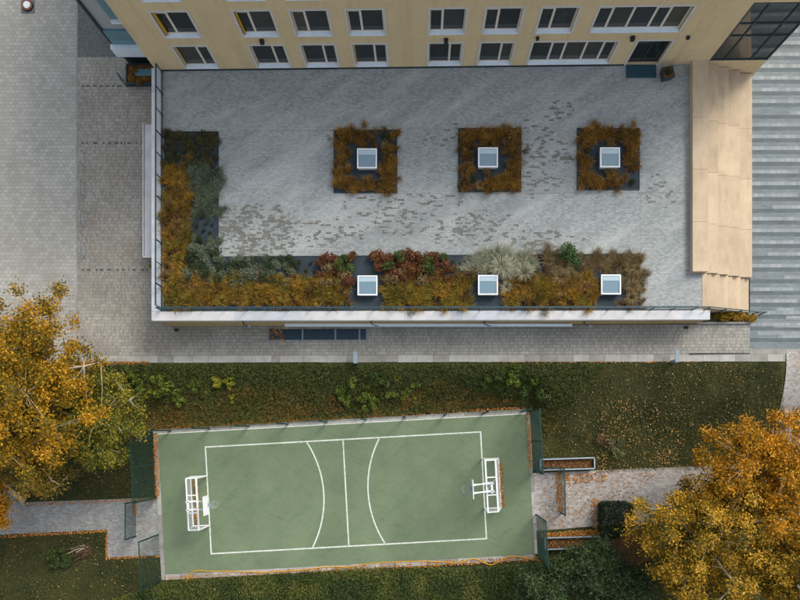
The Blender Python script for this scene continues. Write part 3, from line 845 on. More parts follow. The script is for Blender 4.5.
for o in openings:
    a, c, e, f = o[:4]
    m.quad(FP(a, 0, f), FP(c, 0, f), FP(c, DEP, f), FP(a, DEP, f))
    m.quad(FP(a, 0, e), FP(a, 0, f), FP(a, DEP, f), FP(a, DEP, e))
    m.quad(FP(c, 0, f), FP(c, 0, e), FP(c, DEP, e), FP(c, DEP, f))
    m.quad(FP(c, 0, e), FP(a, 0, e), FP(a, DEP, e), FP(c, DEP, e))
wall = m.build('wall', M['ochre'], sb)
m = MB()
m.quad(FP(0, 14, -0.3), FP(0, 0, -0.3), FP(0, 0, TOPZ), FP(0, 14, TOPZ))
m.build('side_wall', M['ochre'], sb)
rf = MB().prism([FP(-0.1, -0.1, 0)[:2], FP(SC + 0.1, -0.1, 0)[:2], FP(SC + 0.1, 14, 0)[:2], FP(-0.1, 14, 0)[:2]], TOPZ + 0.002, TOPZ + 0.25).build('roof', M['greyclad'], sb)
MB().prism([FP(0.02, 13.9, 0)[:2], FP(SC - 0.02, 13.9, 0)[:2], FP(SC - 0.02, 14, 0)[:2], FP(0.02, 14, 0)[:2]], -0.3, TOPZ).build('rear_wall', M['ochre'], sb)
# base strip where facade meets the terrace
MB().prism([FP(0.3, -0.06, 0)[:2], FP(S(12.0), -0.06, 0)[:2], FP(S(12.0), -0.002, 0)[:2], FP(0.3, -0.002, 0)[:2]], TZ + 0.002, TZ + 0.08).build('base_strip', M['mullion'], sb)

wcache = {}
def win_meshes(kind, w, hh):
    key = (kind, round(w, 2), round(hh, 2))
    if key in wcache: return wcache[key]
    out = {}
    t = 0.12                                          # surround standing 2 cm proud of the render
    m = MB()
    m.box(-t, 0, -0.025, 0.05, -t * 0.3, hh + t); m.box(w, w + t, -0.025, 0.05, -t * 0.3, hh + t); m.box(0, w, -0.025, 0.05, hh, hh + t); m.box(0, w, -0.04, 0.02, -0.05, -0.001)
    out['surround'] = m.mesh('window')
    gd = 0.2; fr = 0.06
    if kind == 'up': div = [0, 0.36 * w, w]; small = [0]
    elif kind == 'lo': div = [0, 0.64 * w, w]; small = [1]
    elif kind == 'wide': div = [0, 0.24 * w, 0.40 * w, 0.65 * w, 0.86 * w, w] if hh > 2.08 else [0, 0.16 * w, 0.39 * w, 0.64 * w, 0.79 * w, w]; small = [1, 4] if hh > 2.08 else [0, 3]
    else: div = [0, 0.5 * w, w]; small = []
    m = MB(); panes = []
    sh = 0.0 if kind == 'door' else 0.07
    m.box(0.001, w - 0.001, gd - 0.03, gd + 0.05, hh - fr, hh - 0.001); m.box(0.001, w - 0.001, gd - 0.03, gd + 0.05, sh, sh + fr)
    for i, d in enumerate(div):
        x0 = 0.001 if i == 0 else (w - fr - 0.001 if i == len(div) - 1 else d - 0.06)
        x1 = fr if i == 0 else (w - 0.001 if i == len(div) - 1 else d + 0.06)
        m.box(x0, x1, gd - 0.04, gd + 0.048, sh + 0.002, hh - 0.002)
    for i, (a, c) in enumerate(zip(div[:-1], div[1:])):
        if i in small: m.box(a + 0.06, c - 0.06, gd - 0.03, gd + 0.04, hh - 0.36, hh - 0.30); m.box(a + 0.06, c - 0.06, gd - 0.01, gd + 0.02, hh - 0.16, hh - 0.12)
        pm = MB(); pm.box(a + 0.02, c - 0.02, gd + 0.005, gd + 0.02, sh + 0.02, hh - 0.02)
        panes.append(pm.mesh('pane'))
    out['frame'] = m.mesh('frame'); out['panes'] = panes
    if kind != 'door':
        m = MB(); m.hexa([(0.002, -0.06, 0.0), (w - 0.002, -0.06, 0.0), (w - 0.002, gd - 0.03, 0.0), (0.002, gd - 0.03, 0.0)],
                         [(0.002, -0.06, 0.02), (w - 0.002, -0.06, 0.02), (w - 0.002, gd - 0.03, 0.07), (0.002, gd - 0.03, 0.07)])
        out['sill'] = m.mesh('sill')
    mats = {'surround': 'frame', 'frame': 'mullion' if kind == 'door' else 'frame_b', 'sill': 'sill'}
    for k2, mm in mats.items():
        if k2 in out: out[k2].materials.append(M[mm])
    for pm in panes: pm.materials.append(M['pane'])
    wcache[key] = out
    return out
def mo(name, me, parent, loc=(0, 0, 0), rz=0.0):
    o = bpy.data.objects.new(name, me); COL.objects.link(o); o.parent = parent
    o.location = loc; o.rotation_euler = (0, 0, rz); return o
base = Vector((FX0, FY0, 0))
for (a, c, e, f, kind, r, k) in openings:
    ms = win_meshes(kind, c - a, f - e)
    loc = Vector(FP(a, 0, e)) - base
    w = mo('entrance_door' if kind == 'door' else 'window', ms['surround'], sb, loc, FA)
    mo('frame', ms['frame'], w)
    for pm in ms['panes']: mo('pane', pm, w)
    if 'sill' in ms: mo('sill', ms['sill'], w)
    if (r, k) in ((1, 0), (1, 1), (0, 0), (0, 3)):
        wid = {(1, 0): 0.09, (1, 1): 0.06, (0, 0): 0.04, (0, 3): 0.04}[(r, k)]
        pm = MB(); pm.box(0.062, 0.062 + wid, 0.03 if r == 1 else 0.13, 0.165, 0.08, f - e - 0.07); me = pm.mesh('side_panel'); me.materials.append(M['yellow'])
        mo('side_panel', me, w)
# curtain wall to the right corner
MB().prism([FP(SE + 0.002, 0.0, 0)[:2], FP(SC, 0.0, 0)[:2], FP(SC, 0.2, 0)[:2], FP(SE + 0.002, 0.2, 0)[:2]], -0.3, 2.5).build('plinth_wall', M['ochre'], sb)
MB().prism([FP(SE + 0.002, 0.0, 0)[:2], FP(SC, 0.0, 0)[:2], FP(SC, 0.2, 0)[:2], FP(SE + 0.002, 0.2, 0)[:2]], 7.55, TOPZ).build('parapet_wall', M['ochre'], sb)
m = MB(); m.quad(FP(SC, 0.201, -0.3), FP(SC, 14, -0.3), FP(SC, 14, TOPZ), FP(SC, 0.201, TOPZ)); m.build('side_wall', M['ochre'], sb)
cw = MB()
mu = [SE + 0.05, S(17.75), S(19.30), SC - 0.05]
for s_ in mu: cw.prism([FP(s_ - 0.045, -0.02, 0)[:2], FP(s_ + 0.045, -0.02, 0)[:2], FP(s_ + 0.045, 0.1, 0)[:2], FP(s_ - 0.045, 0.1, 0)[:2]], 2.5, 7.549)
tr_z = [2.54, 4.8, 5.85, 7.5]
for z in tr_z: cw.prism([FP(SE + 0.006, -0.015, 0)[:2], FP(SC - 0.006, -0.015, 0)[:2], FP(SC - 0.006, 0.09, 0)[:2], FP(SE + 0.006, 0.09, 0)[:2]], z - 0.035, z + 0.035)
cwo = cw.build('glazed_corner', M['mullion'], sb)
for a, c in zip(mu[:-1], mu[1:]):
    for e, f in zip(tr_z[:-1], tr_z[1:]):
        MB().prism([FP(a + 0.04, 0.03, 0)[:2], FP(c - 0.04, 0.03, 0)[:2], FP(c - 0.04, 0.05, 0)[:2], FP(a + 0.04, 0.05, 0)[:2]], e + 0.03, f - 0.03).build('pane', M['curtain'], cwo)

# set-back stair wing at the left
wg = thing('stair_wing', 'set-back grey stair wing with blue glazing left of the ochre facade', 'building', (-17, 23.0, 0))
wx0, wx1, wy = -18.3, -15.72, 23.0
MB().box(wx0, wx1, wy + 0.1, 35.0, -0.2, TOPZ - 0.5).build('wall', M['greyclad'], wg)
MB().box(wx0 - 0.08, wx0 + 0.06, wy - 0.02, wy + 0.098, 2.1, TOPZ - 0.5).build('corner_trim', M['mullion'], wg)
MB().box(wx0 + 0.02, wx1, wy + 0.02, wy + 0.096, 0.0, 1.22).build('lower_glazing', M['curtain'], wg)
MB().box(wx0 - 0.10, wx1 - 0.6, wy - 0.30, wy + 0.095, 1.25, 2.08).build('white_band', M['sill'], wg)
MB().box(wx0 + 0.07, wx1 - 0.5, wy - 0.05, wy + 0.094, 2.085, 3.35).build('stair_window', M['blueglass'], wg)
MB().box(wx1 - 0.5 + 0.004, wx1, wy - 0.02, wy + 0.094, 1.3, 3.9).build('dark_panel', M['mullion'], wg)
MB().box(wx0 + 1.0, wx1, wy - 0.18, wy + 0.095, 4.2, 4.32).build('sill', M['sill'], wg)
MB().box(wx0 + 1.0, wx1, wy + 0.0, wy + 0.093, 4.325, 6.2).build('upper_window', M['blueglass'], wg)

# little planter with a pit and handrail in the corner
pz = thing('corner_planter', 'dark edged planter with brown plants at the foot of the stair wing', 'planter', (-17, 22.2, 0))
px0, px1 = P(128, 70, 0)[0], -15.64
py0, py1 = P(130, 84, 0.3)[1], 22.85
for nm, q in (('edge_wall', (px0, px1, py0, py0 + 0.08)), ('edge_wall', (px0, px0 + 0.08, py0 + 0.081, py1)), ('edge_wall', (px0 + 0.081, px1, py1 - 0.08, py1))):
    MB().box(*q, -0.05, 0.35).build(nm, M['mullion'], pz)
MB().box(px0 + 0.082, px1, py0 + 0.082, py1 - 0.082, -0.05, 0.27).build('soil', M['litter'], pz)
MB().box(px0 + 0.5, px1 - 0.2, py0 + 0.5, py1 - 0.35, 0.271, 0.33).build('pit_cover', M['blueglass'], pz)
hd = thing('entrance_handrail', 'short dark handrail beside the corner planter', 'handrail', (px0 - 0.1, py0, 0))
MB().tube([(px0 - 0.05, py0 - 0.02, 0.0), (px0 - 0.05, py0 - 0.02, 0.95), (px0 - 0.25, py0 + 0.35, 0.95), (px0 - 0.25, py0 + 0.35, 0.0)], 0.03, 6).build('rail', M['rail'], hd)

# low pale canopy box against the left terrace wall
lb = thing('side_canopy', 'long pale flat light-well roof against the left terrace wall', 'canopy', (-16.3, 15, 0))
za = 0.9
cx0, cy0 = P(143, 257.5, za); _, cy1 = P(143, 123.5, za)
MB().box(cx0, -15.63, cy0, cy1, -0.1, za - 0.06).build('body', M['greyclad'], lb)
MB().box(cx0 + 0.075, -15.63, cy0 + 0.08, cy1 - 0.07, za - 0.055, za - 0.02).build('roof_sheet', M['white_cap_b'], lb)
MB().box(cx0 - 0.02, cx0 + 0.045, cy0, cy1, za - 0.059, za + 0.02).build('edge_trim', M['white_cap'], lb)
MB().box(cx0 + 0.046, cx0 + 0.074, cy0 + 0.08, cy1 - 0.07, za - 0.059, za - 0.01).build('red_seam', M['brown'], lb)
MB().box(cx0 + 0.05, -15.63, cy0, cy0 + 0.078, za - 0.059, za + 0.015).build('edge_trim', M['white_cap'], lb)

# ------------------------------------------------------------------ small fittings
def wall_lamp(u, v, label, sz=0.2):
    z = 4.7
    for _ in range(8):
        Y = FY0 + (u - 155) / 553 * 0.39; D = FPX * Y / (V0 - v); z = H - D
    x = (u - U0) * D / FPX
    p = FP(S(x), 0, z)
    o = thing('wall_lamp', label, 'lamp', p, FA, 'black lamps on the ochre facade')
    MB().box(-sz / 2, sz / 2, -sz, -0.003, -sz / 2, sz / 2).build('housing', M['darkmetal'], o, True)
    MB().box(-sz / 2 + 0.02, sz / 2 - 0.02, -sz + 0.02, -0.03, -sz / 2 - 0.012, -sz / 2 - 0.001).build('lens', M['frame'], o, True)
wall_lamp(262, 40, 'black cube wall lamp left of all others on the facade', 0.22)
wall_lamp(446, 39, 'black cube wall lamp below the middle of the ochre facade', 0.22)
wall_lamp(537.5, 37, 'small dark wall lamp above the long lower window', 0.16)
wall_lamp(632.5, 36.5, 'black cube wall lamp left of the terrace door head', 0.22)
wall_lamp(688, 36, 'small dark wall lamp right of the terrace door head', 0.16)

mx0, my1 = P(626, 64.8, TZ); mx1, my0 = P(656, 78, TZ)
mt = thing('door_mat', 'dark teal grated mat in front of the terrace door', 'mat', ((mx0 + mx1) / 2, (my0 + my1) / 2, TZ))
MB().box(mx0, (mx0 + mx1) / 2 - 0.01, my0, my1, TZ + 0.002, TZ + 0.03).build('mat_panel', M['mat'], mt)
MB().box((mx0 + mx1) / 2 + 0.01, mx1, my0, my1, TZ + 0.002, TZ + 0.03).build('mat_panel', M['mat'], mt)
# potted plant by the door
pxx, pyy = P(667, 74, TZ + 0.3)
pt = thing('plant_pot', 'dark square plant pot with withered plant beside the terrace door', 'plant pot', (pxx, pyy, TZ), R(12))
m = MB(); r0, r1 = 0.27, 0.34
m.hexa([(-r0, -r0, 0), (r0, -r0, 0), (r0, r0, 0), (-r0, r0, 0)], [(-r1, -r1, 0.5), (r1, -r1, 0.5), (r1, r1, 0.5), (-r1, r1, 0.5)])
m.build('pot', M['mullion'], pt, True)
MB().box(-r1 + 0.04, r1 - 0.04, -r1 + 0.04, r1 - 0.04, 0.501, 0.52).build('soil', M['litter'], pt, True)

# floodlights and pipes on the terrace front
def floodlight(u, label, mats=('darkmetal', 'bluegrey')):
    z = 1.75
    x = P(u, 324, z)[0]
    o = thing('floodlight', label, 'floodlight', (x, 6.59, z), 0, 'floodlights on the terrace front wall')
    m = MB(); m.beam((0, 0.0, 0.0), (0.05, -0.16, -0.02), 0.05); m.beam((0.05, -0.16, -0.02), (0.28, -0.22, -0.05), 0.045); m.build('arm', M[mats[0]], o, True)
    m = MB(); m.hexa([(0.24, -0.34, -0.16), (0.44, -0.34, -0.16), (0.44, -0.18, -0.16), (0.24, -0.18, -0.16)], [(0.28, -0.3, 0.0), (0.4, -0.3, 0.0), (0.4, -0.2, 0.0), (0.28, -0.2, 0.0)])
    m.build('lamp_head', M[mats[1]], o, True)
    MB().box(-0.06, 0.06, -0.03, 0.0, -0.08, 0.08).build('wall_plate', M[mats[0]], o, True)
for u, w in ((243, 'leftmost of the wall floodlights under the white coping'), (371, 'floodlight above the right end of the grated light well'),
             (484, 'floodlight near the middle of the long pale ledge'), (584, 'floodlight just right of the long pale ledge')):
    floodlight(u, 'dark armed ' + w)
def foot_drain(u, v, label):
    x, y = G(u, v)
    o = ramp_box(x - 0.13, x + 0.13, y - 0.09, y + 0.09, 0.02, 0.1)
    q = o.build('drain_box', M['darkmetal']); tag(q, label, 'drain', 'drain boxes at the wall foot')
foot_drain(176.5, 330, 'small black drain box at the left foot of the terrace wall')
foot_drain(686, 327.5, 'small black drain box at the right foot of the terrace wall')

# low path lamps at the lawn edge
def path_lamp(u, v0, v1, label):
    x, y = G(u, v1 - 1.5); z = h1(x, y)
    zt = z + 0.75
    y2 = P(u, v0, zt)[1]; y1 = P(u, v1, zt)[1]; xt = P(u, v1, zt)[0]
    o = thing('path_lamp', label, 'lamp', (xt, y1, z), 0, 'flat headed lamps at the lawn edge')
    MB().box(-0.11, 0.11, 0.0, 0.16, -0.1, zt - z - 0.062).build('post', M['bluegrey'], o, True)
    MB().box(-0.12, 0.12, -0.02, y2 - y1, zt - z - 0.06, zt - z).build('head', M['bluegrey'], o, True)
    MB().box(-0.09, 0.09, 0.2, y2 - y1 - 0.03, zt - z - 0.072, zt - z - 0.0605).build('diffuser', M['frame'], o, True)
path_lamp(355.3, 351.5, 362.8, 'blue-grey flat headed path lamp near the bank bushes')
path_lamp(677.3, 349.5, 361.8, 'blue-grey flat headed path lamp beside the open lawn')

# bike hoops
for k, (v, w) in enumerate(((158.5, 'nearest the facade'), (188.5, 'second from the facade'), (217.5, 'third from the facade'), (248.5, 'nearest the orange tree'))):
    x, y = P(85, v + 2, 0)
    o = thing('bike_hoop', 'steel bicycle hoop in the side yard, %s' % w, 'bike rack', (x, y, 0), 0, 'bicycle hoops in the side yard')
    L = 0.42
    MB().tube([(0, -L, -0.05), (0, -L, 0.62), (0, -L + 0.05, 0.7), (0, L - 0.05, 0.7), (0, L, 0.62), (0, L, -0.05)], 0.026, 6).build('hoop', M['galv'], o, True)
    MB().beam((0, -L, 0.3), (0, L, 0.3), 0.03).build('crossbar', M['galv'], o, True)
# drain rows across the yard
for v, w in ((86, 'nearest the corner planter'), (143, 'beside the pale canopy'), (270, 'below the bicycle hoops')):
    x0, y = P(82, v, 0); x1 = P(149 if v > 200 else 140, v, 0)[0]
    o = thing('drain_row', 'row of short dark drain slots across the side yard, %s' % w, 'drain', (x0, y, 0), 0, 'drain rows in the side yard')
    x = 0.0
    while x0 + x < x1:
        ln = random.choice((0.08, 0.12, 0.2, 0.26))
        MB().box(x, x + ln, -0.05, 0.05, -0.02, 0.007).build('slot', M['drain'], o, True)
        x += ln + random.choice((0.12, 0.2, 0.34))
# round bollard lamp at the top left
x, y = P(27, 5, 0.1)
o = thing('bollard_lamp', 'round white topped bollard lamp on a dark square plate in the plaza', 'lamp', (x, y, 0))
MB().box(-0.42, 0.42, -0.46, 0.5, -0.02, 0.02).build('base_plate', M['plaza_dark'], o, True)
MB().cyl(0, 0, 0.02, 0.10, 0.36, 24, 0.34).build('collar', M['darkmetal'], o, True)
MB().cyl(0, 0, 0.10, 0.12, 0.335, 24).build('rust_ring', M['brown'], o, True)
MB().cyl(0, 0, 0.12, 0.16, 0.225, 24, 0.21).build('lens', M['white'], o, True)

# framed beds beside the court
def framed_bed(c, label):
    q = [G(*p) for p in c]
    x = sum(p[0] for p in q) / 4; y = sum(p[1] for p in q) / 4
    z = max(h1(*p) for p in q)
    o = thing('framed_bed', label, 'raised bed', (x, y, z), 0, 'steel framed beds beside the court')
    zt = z + 0.4
    q = [P(p[0], p[1], zt) for p in c]
    for i in range(4):
        a, b_ = q[i], q[(i + 1) % 4]
        MB().beam((a[0], a[1], zt - 0.03), (b_[0], b_[1], zt - 0.03), 0.09, 0.06).build('top_frame', M['galv'], o)
        d = Vector((b_[0] - a[0], b_[1] - a[1], 0)).normalized() * 0.03
        MB().beam((a[0] + d.x, a[1] + d.y, (z - 0.6 + zt) / 2 - 0.05), (b_[0] - d.x, b_[1] - d.y, (z - 0.6 + zt) / 2 - 0.05), 0.03, zt - z + 0.45).build('side_plate', M['green_metal'], o)
    MB().prism([(x + (p[0] - x) * 0.97, y + (p[1] - y) * 0.88) for p in q], z - 0.5, z + 0.12).build('soil', M['litter'], o)
    rg_ = np.random.default_rng(int(x * 10) + 99); nl = 620
    t_ = rg_.uniform(0, 1, (nl, 2)); Q = np.array(q)
    pp = (Q[0] * (1 - t_[:, :1]) + Q[1] * t_[:, :1]) * (1 - t_[:, 1:]) + (Q[3] * (1 - t_[:, :1]) + Q[2] * t_[:, :1]) * t_[:, 1:]
    pp = np.array([x, y]) + (pp - np.array([x, y])) * np.array([0.95, 0.82])
    BEDS.append((o, np.stack([pp[:, 0] - x, pp[:, 1] - y, 0.13 + rg_.uniform(0, 0.06, nl)], 1)))
    return o
BEDS = []
framed_bed([(540.5, 459.5), (594.5, 457.7), (594.8, 468.5), (540.8, 470.2)], 'long steel framed bed of fallen leaves above the pale path')
framed_bed([(545, 538), (600, 536.5), (600, 547.5), (545.5, 549.5)], 'long steel framed bed half hidden by the dark pine')

# bench
q0, q1 = P(2.5, 484.5, -0.55), P(24, 502, -0.55)
bx, by = (q0[0] + q1[0]) / 2, (q0[1] + q1[1]) / 2
ba = math.atan2(q1[1] - q0[1], q1[0] - q0[0]); bl = math.hypot(q1[0] - q0[0], q1[1] - q0[1])
o = thing('bench', 'pale wooden slat bench beside the path under the orange tree', 'bench', (bx, by, h1(bx, by)), ba)
for k in range(3):
    MB().box(-bl / 2, bl / 2, -0.17 + k * 0.115, -0.065 + k * 0.115, 0.40, 0.45).build('seat_plank', M['wood'], o, True)
for s in (-1, 1):
    MB().box(s * bl * 0.36 - 0.06, s * bl * 0.36 + 0.06, -0.15, 0.15, -0.1, 0.399).build('leg', M['kerb_b'], o, True)

# ------------------------------------------------------------------ foliage generators
def raw_mesh(name, verts, faces, tone=None):
    me = bpy.data.meshes.new(name)
    n = len(faces); k = faces.shape[1]
    me.vertices.add(len(verts)); me.vertices.foreach_set('co', np.asarray(verts, np.float32).ravel())
    me.loops.add(n * k); me.loops.foreach_set('vertex_index', np.asarray(faces, np.int32).ravel())
    me.polygons.add(n); me.polygons.foreach_set('loop_start', np.arange(0, n * k, k, dtype=np.int32))
    me.update(calc_edges=True)
    if tone is not None:
        at = me.attributes.new('tone', 'FLOAT', 'FACE'); at.data.foreach_set('value', np.asarray(tone, np.float32))
    return me
def leaves(c, size, asp=0.5, tilt=0.8, tone=None, name='crown', rg=None):
    """one bent quad a leaf, spread round points c"""
    rg = rg or rng
    n = len(c); az = rg.uniform(0, 2 * np.pi, n)
    nz = rg.normal(0, tilt, (n, 3)); nz[:, 2] += 1.0
    nz /= np.linalg.norm(nz, axis=1)[:, None]
    a = np.stack([np.cos(az), np.sin(az), np.zeros(n)], 1)
    a -= nz * np.sum(a * nz, 1)[:, None]; a /= np.linalg.norm(a, axis=1)[:, None] + 1e-9
    b = np.cross(nz, a)
    s = (size * rg.uniform(0.65, 1.3, n))[:, None]
    v = np.stack([c - a * s, c - b * s * asp + a * s * 0.1, c + a * s, c + b * s * asp + a * s * 0.1], 1).reshape(-1, 3)
    f = np.arange(4 * n).reshape(n, 4)
    if tone is None: tone = rg.uniform(0, 1, n)
    return raw_mesh(name, v, f, tone)
def link_mesh(name, me, mat, parent=None):
    if not me.materials: me.materials.append(mat)
    o = bpy.data.objects.new(name, me); COL.objects.link(o)
    if parent is not None: o.parent = parent
    WORLD[o.name] = (0, 0, 0)
    return o

def tuft_mesh(n=150, rad=0.5, ht=0.45, wid=0.026, seed=0):
    rg = np.random.default_rng(seed)
    lean = np.array([*rg.normal(0, 0.11, 2), 0]); bunch = rg.uniform(0, 6.28, 5)
    vs = []; fs = []; tone = []
    for i in range(n):
        az = rg.uniform(0, 2 * np.pi) if i % 3 == 0 else rg.choice(bunch) + rg.normal(0, 0.55); L = rad * rg.uniform(0.55, 1.15); hh = ht * rg.uniform(0.6, 1.15)
        d = np.array([math.cos(az), math.sin(az), 0]); sd = np.array([-d[1], d[0], 0]) * wid * rg.uniform(0.7, 1.3)
        o0 = d * rg.uniform(0, 0.1) + np.array([rg.normal(0, .03), rg.normal(0, .03), 0])
        sw = sd * rg.uniform(-4, 4)
        p1 = o0 + d * L * 0.38 + np.array([0, 0, hh * 0.8]) + sw * 0.4
        p1 = p1 + lean * 0.5; p2 = o0 + d * L * 0.75 + np.array([0, 0, hh * 1.0]) + sw + lean
        p3 = o0 + d * L + np.array([0, 0, hh * rg.uniform(0.55, 1.0)]) + sw * 1.6 + lean * 1.4
        k = len(vs)
        vs += [o0 - sd * .5, o0 + sd * .5, p1 + sd * .5, p1 - sd * .5, p2 + sd * .45, p2 - sd * .45, p3 + sd * .1, p3 - sd * .1]
        fs += [(k, k + 1, k + 2, k + 3), (k + 3, k + 2, k + 4, k + 5), (k + 5, k + 4, k + 6, k + 7)]
        tn = rg.uniform(0, 1); tone += [tn] * 3
    return raw_mesh('tuft', np.array(vs), np.array(fs), tone)
def cushion_mesh(n=420, rad=0.42, ht=0.38, wid=0.014, seed=0):
    """low clump: many fine short blades rising from a patch, leaning every way"""
    rg = np.random.default_rng(seed)
    lob = rg.normal(0, rad * 0.42, (6, 2)); lh = rg.uniform(0.65, 1.15, 6); lt = rg.uniform(0, 1, 6)
    w = rg.integers(0, 6, n)
    o0 = np.zeros((n, 3)); o0[:, :2] = lob[w] + rg.normal(0, rad * 0.22, (n, 2)) * 0.8
    hh = ht * lh[w] * rg.uniform(0.55, 1.1, n)
    az = rg.uniform(0, 2 * np.pi, n); ln = rg.uniform(0.06, 0.24, n) + 0.0
    out = o0[:, :2] * 0.35
    d = np.stack([np.cos(az) * ln + out[:, 0], np.sin(az) * ln + out[:, 1], np.zeros(n)], 1)
    z = np.zeros((n, 3)); z[:, 2] = hh
    sd = np.stack([-np.sin(az), np.cos(az), np.zeros(n)], 1) * (wid * rg.uniform(0.7, 1.4, n))[:, None] * 0.5
    p1 = o0 + d * 0.4 + z * 0.75; p2 = o0 + d * 1.0 + z * rg.uniform(0.8, 1.05, n)[:, None]
    v = np.stack([o0 - sd, o0 + sd, p1 + sd, p1 - sd, p2 + sd * 0.4, p2 - sd * 0.4], 1).reshape(-1, 3)
    k = np.arange(n)[:, None] * 6
    f = np.concatenate([k + np.array([[0, 1, 2, 3]]), k + np.array([[3, 2, 4, 5]])], 1).reshape(-1, 4)
    return raw_mesh('tuft', v, f, np.repeat(np.clip(lt[w] * 0.6 + rg.uniform(0, 0.4, n), 0, 1), 2))
def mound_mesh(n=420, rx=0.5, rz=0.45, size=0.06, asp=0.5, seed=0, flat=0.8, lumps=7, spread=0.5, lr=0.5):
    rg = np.random.default_rng(seed)
    lc = rg.normal(0, 1, (lumps, 3)); lc /= np.linalg.norm(lc, axis=1)[:, None]; lc[:, 2] = np.abs(lc[:, 2])
    cen = lc * rg.uniform(0.5, 1.1, (lumps, 1)) * np.array([rx * spread, rx * spread, rz * 0.5]) + np.array([0, 0, rz * 0.35])
    which = rg.integers(0, lumps, n)
    d = rg.normal(0, 1, (n, 3)); d /= np.linalg.norm(d, axis=1)[:, None]
    c = cen[which] + d * rg.uniform(0.5, 1.0, n)[:, None] ** 0.5 * np.array([rx * lr, rx * lr, rz * 0.46])
    c[:, 2] = np.abs(c[:, 2]) + 0.015
    return leaves(c, size, asp, flat, (rg.uniform(0, 1, lumps)[which] + rg.uniform(0, 1, n)) / 2, 'mound', rg)

TUFT = [cushion_mesh(seed=k) for k in range(8)] + [tuft_mesh(200, 0.34, 0.36, 0.014, seed=9)]
SMALLT = [tuft_mesh(70, 0.26, 0.2, 0.022, seed=20 + k) for k in range(2)]
FINET = [cushion_mesh(460, 0.46, 0.34, 0.012, seed=30 + k) for k in range(4)] + [tuft_mesh(260, 0.5, 0.4, 0.013, seed=39)]
MOUND = [mound_mesh(seed=40 + k) for k in range(4)]
FINEM = [mound_mesh(700, 0.5, 0.4, 0.04, 0.55, seed=50 + k, spread=0.42, lr=0.54) for k in range(4)]
_mm = {}
def with_mat(me, mat):
    key = (me.name, mat)
    if key not in _mm:
        c = me.copy(); c.materials.clear(); c.materials.append(M[mat]); _mm[key] = c
    return _mm[key]
def plant(name, meshes, mat, u, v, label, group, cat='plant', sc=1.0, zb=TZ + 0.03, terr=False):
    if terr: x, y = G(u, v); zb = h1(x, y) - 0.03
    else: x, y = P(u, v, zb)
    if isinstance(mat, tuple): mat = random.choice(mat)
    o = bpy.data.objects.new(name, with_mat(random.choice(meshes), mat)); COL.objects.link(o)
    o.location = (x, y, zb); o.rotation_euler = (0, 0, random.uniform(0, 6.28))
    s = sc * random.uniform(0.72, 1.25); o.scale = (s * random.uniform(0.85, 1.15), s, s * random.uniform(0.7, 1.3))
    return tag(o, label, cat, group)
def scatter(x0, x1, y0, y1, step, jit=0.3):
    out = []; r = 0; y = y0 + step / 2
    while y < y1:
        x = x0 + step * (0.5 if r % 2 == 0 else 0.95)
        while x < x1 - 1:
            out.append((x + random.uniform(-jit, jit) * step, y + random.uniform(-jit, jit) * step)); x += step
        y += step * 0.9; r += 1
    return out
def near_sky(u, v, r=15):
    return any(abs(u - a) < r and abs(v - c) < r for a, c, _ in SKY)

# square beds: rust grass ring, with the gaps the photograph shows
gaps = [[(375, 398, 128, 150)], [(456, 484, 176, 194)], [(624, 641, 172, 192), (583, 592, 146, 158)]]
for (a, c, d, e), gp_, w in zip(SQ, gaps, ('left', 'middle', 'right')):
    for (u, v) in scatter(a - 1, c + 3, d - 1, e + 2, 7.7, 0.28):
        mu_, mv_ = (a + c) / 2, (d + e) / 2
        if abs(u - mu_) < 18.5 and abs(v - mv_) < 18.5: continue
        if any(q[0] < u < q[1] and q[2] < v < q[3] for q in gp_): continue
        u = min(max(u, a + 6), c - 6); v = min(max(v, d + 5), e - 6)
        plant('grass_tuft', TUFT, ('f_rust', 'f_rust', 'f_rust2'), u, v, 'rust brown grass tuft in the %s square bed' % w, 'rust grass in the %s square bed' % w, 'grass', 0.84)
for (u, v, w) in ((383, 137, 'left'), (391, 145, 'left'), (388, 138, 'left'), (465, 172, 'middle'), (461, 185, 'middle'), (474, 180, 'middle'), (588, 151, 'right'), (621, 182, 'right'), (631, 183, 'right'), (630, 170, 'right')):
    plant('dark_sprout', MOUND, 'f_sprout', u, v, 'small dark green clump on the gravel of the %s square bed' % w, 'dark clumps in the square beds, %s' % w, 'plant', 0.42)
# L bed
def zone(poly, step, name, meshes, mat, label, cat='plant', sc=1.0, jit=0.3):
    for (u, v) in scatter(*poly, step, jit):
        if near_sky(u, v, 16): continue
        plant(name, meshes, mat, u, min(v, 303.5), label, 'planting of ' + label, cat, sc)
zone((164, 190, 166, 276), 7.8, 'grass_tuft', TUFT, ('f_orangegold', 'f_gold', 'f_orangegold', 'f_rust2'), 'orange gold grass tuft along the left terrace railing', 'grass', 1.0)
zone((166, 350, 277, 307), 7.8, 'grass_tuft', TUFT, ('f_orangegold', 'f_gold', 'f_orangegold', 'f_rust2'), 'orange gold grass tuft in the front bed left of the skylights', 'grass', 1.0)
zone((382, 474, 278, 307), 7.8, 'grass_tuft', TUFT, ('f_gold', 'f_gold', 'f_orangegold', 'f_rust2'), 'olive gold grass tuft between the left and middle front skylights', 'grass', 1.0)
zone((504, 598, 277, 307), 7.8, 'grass_tuft', TUFT, ('f_orangegold', 'f_gold', 'f_orangegold', 'f_rust2'), 'olive orange grass tuft between the middle and right front skylights', 'grass', 1.0)
zone((163, 219, 132, 168), 7.6, 'low_plant', FINEM, 'f_darkbrown', 'low dark brown plant at the upper end of the left bed', 'plant', 0.66)
zone((190, 219, 168, 214), 7.4, 'pale_plant', FINET, 'f_greygreen', 'feathery grey green plant in the upper left bed', 'plant', 1.0)
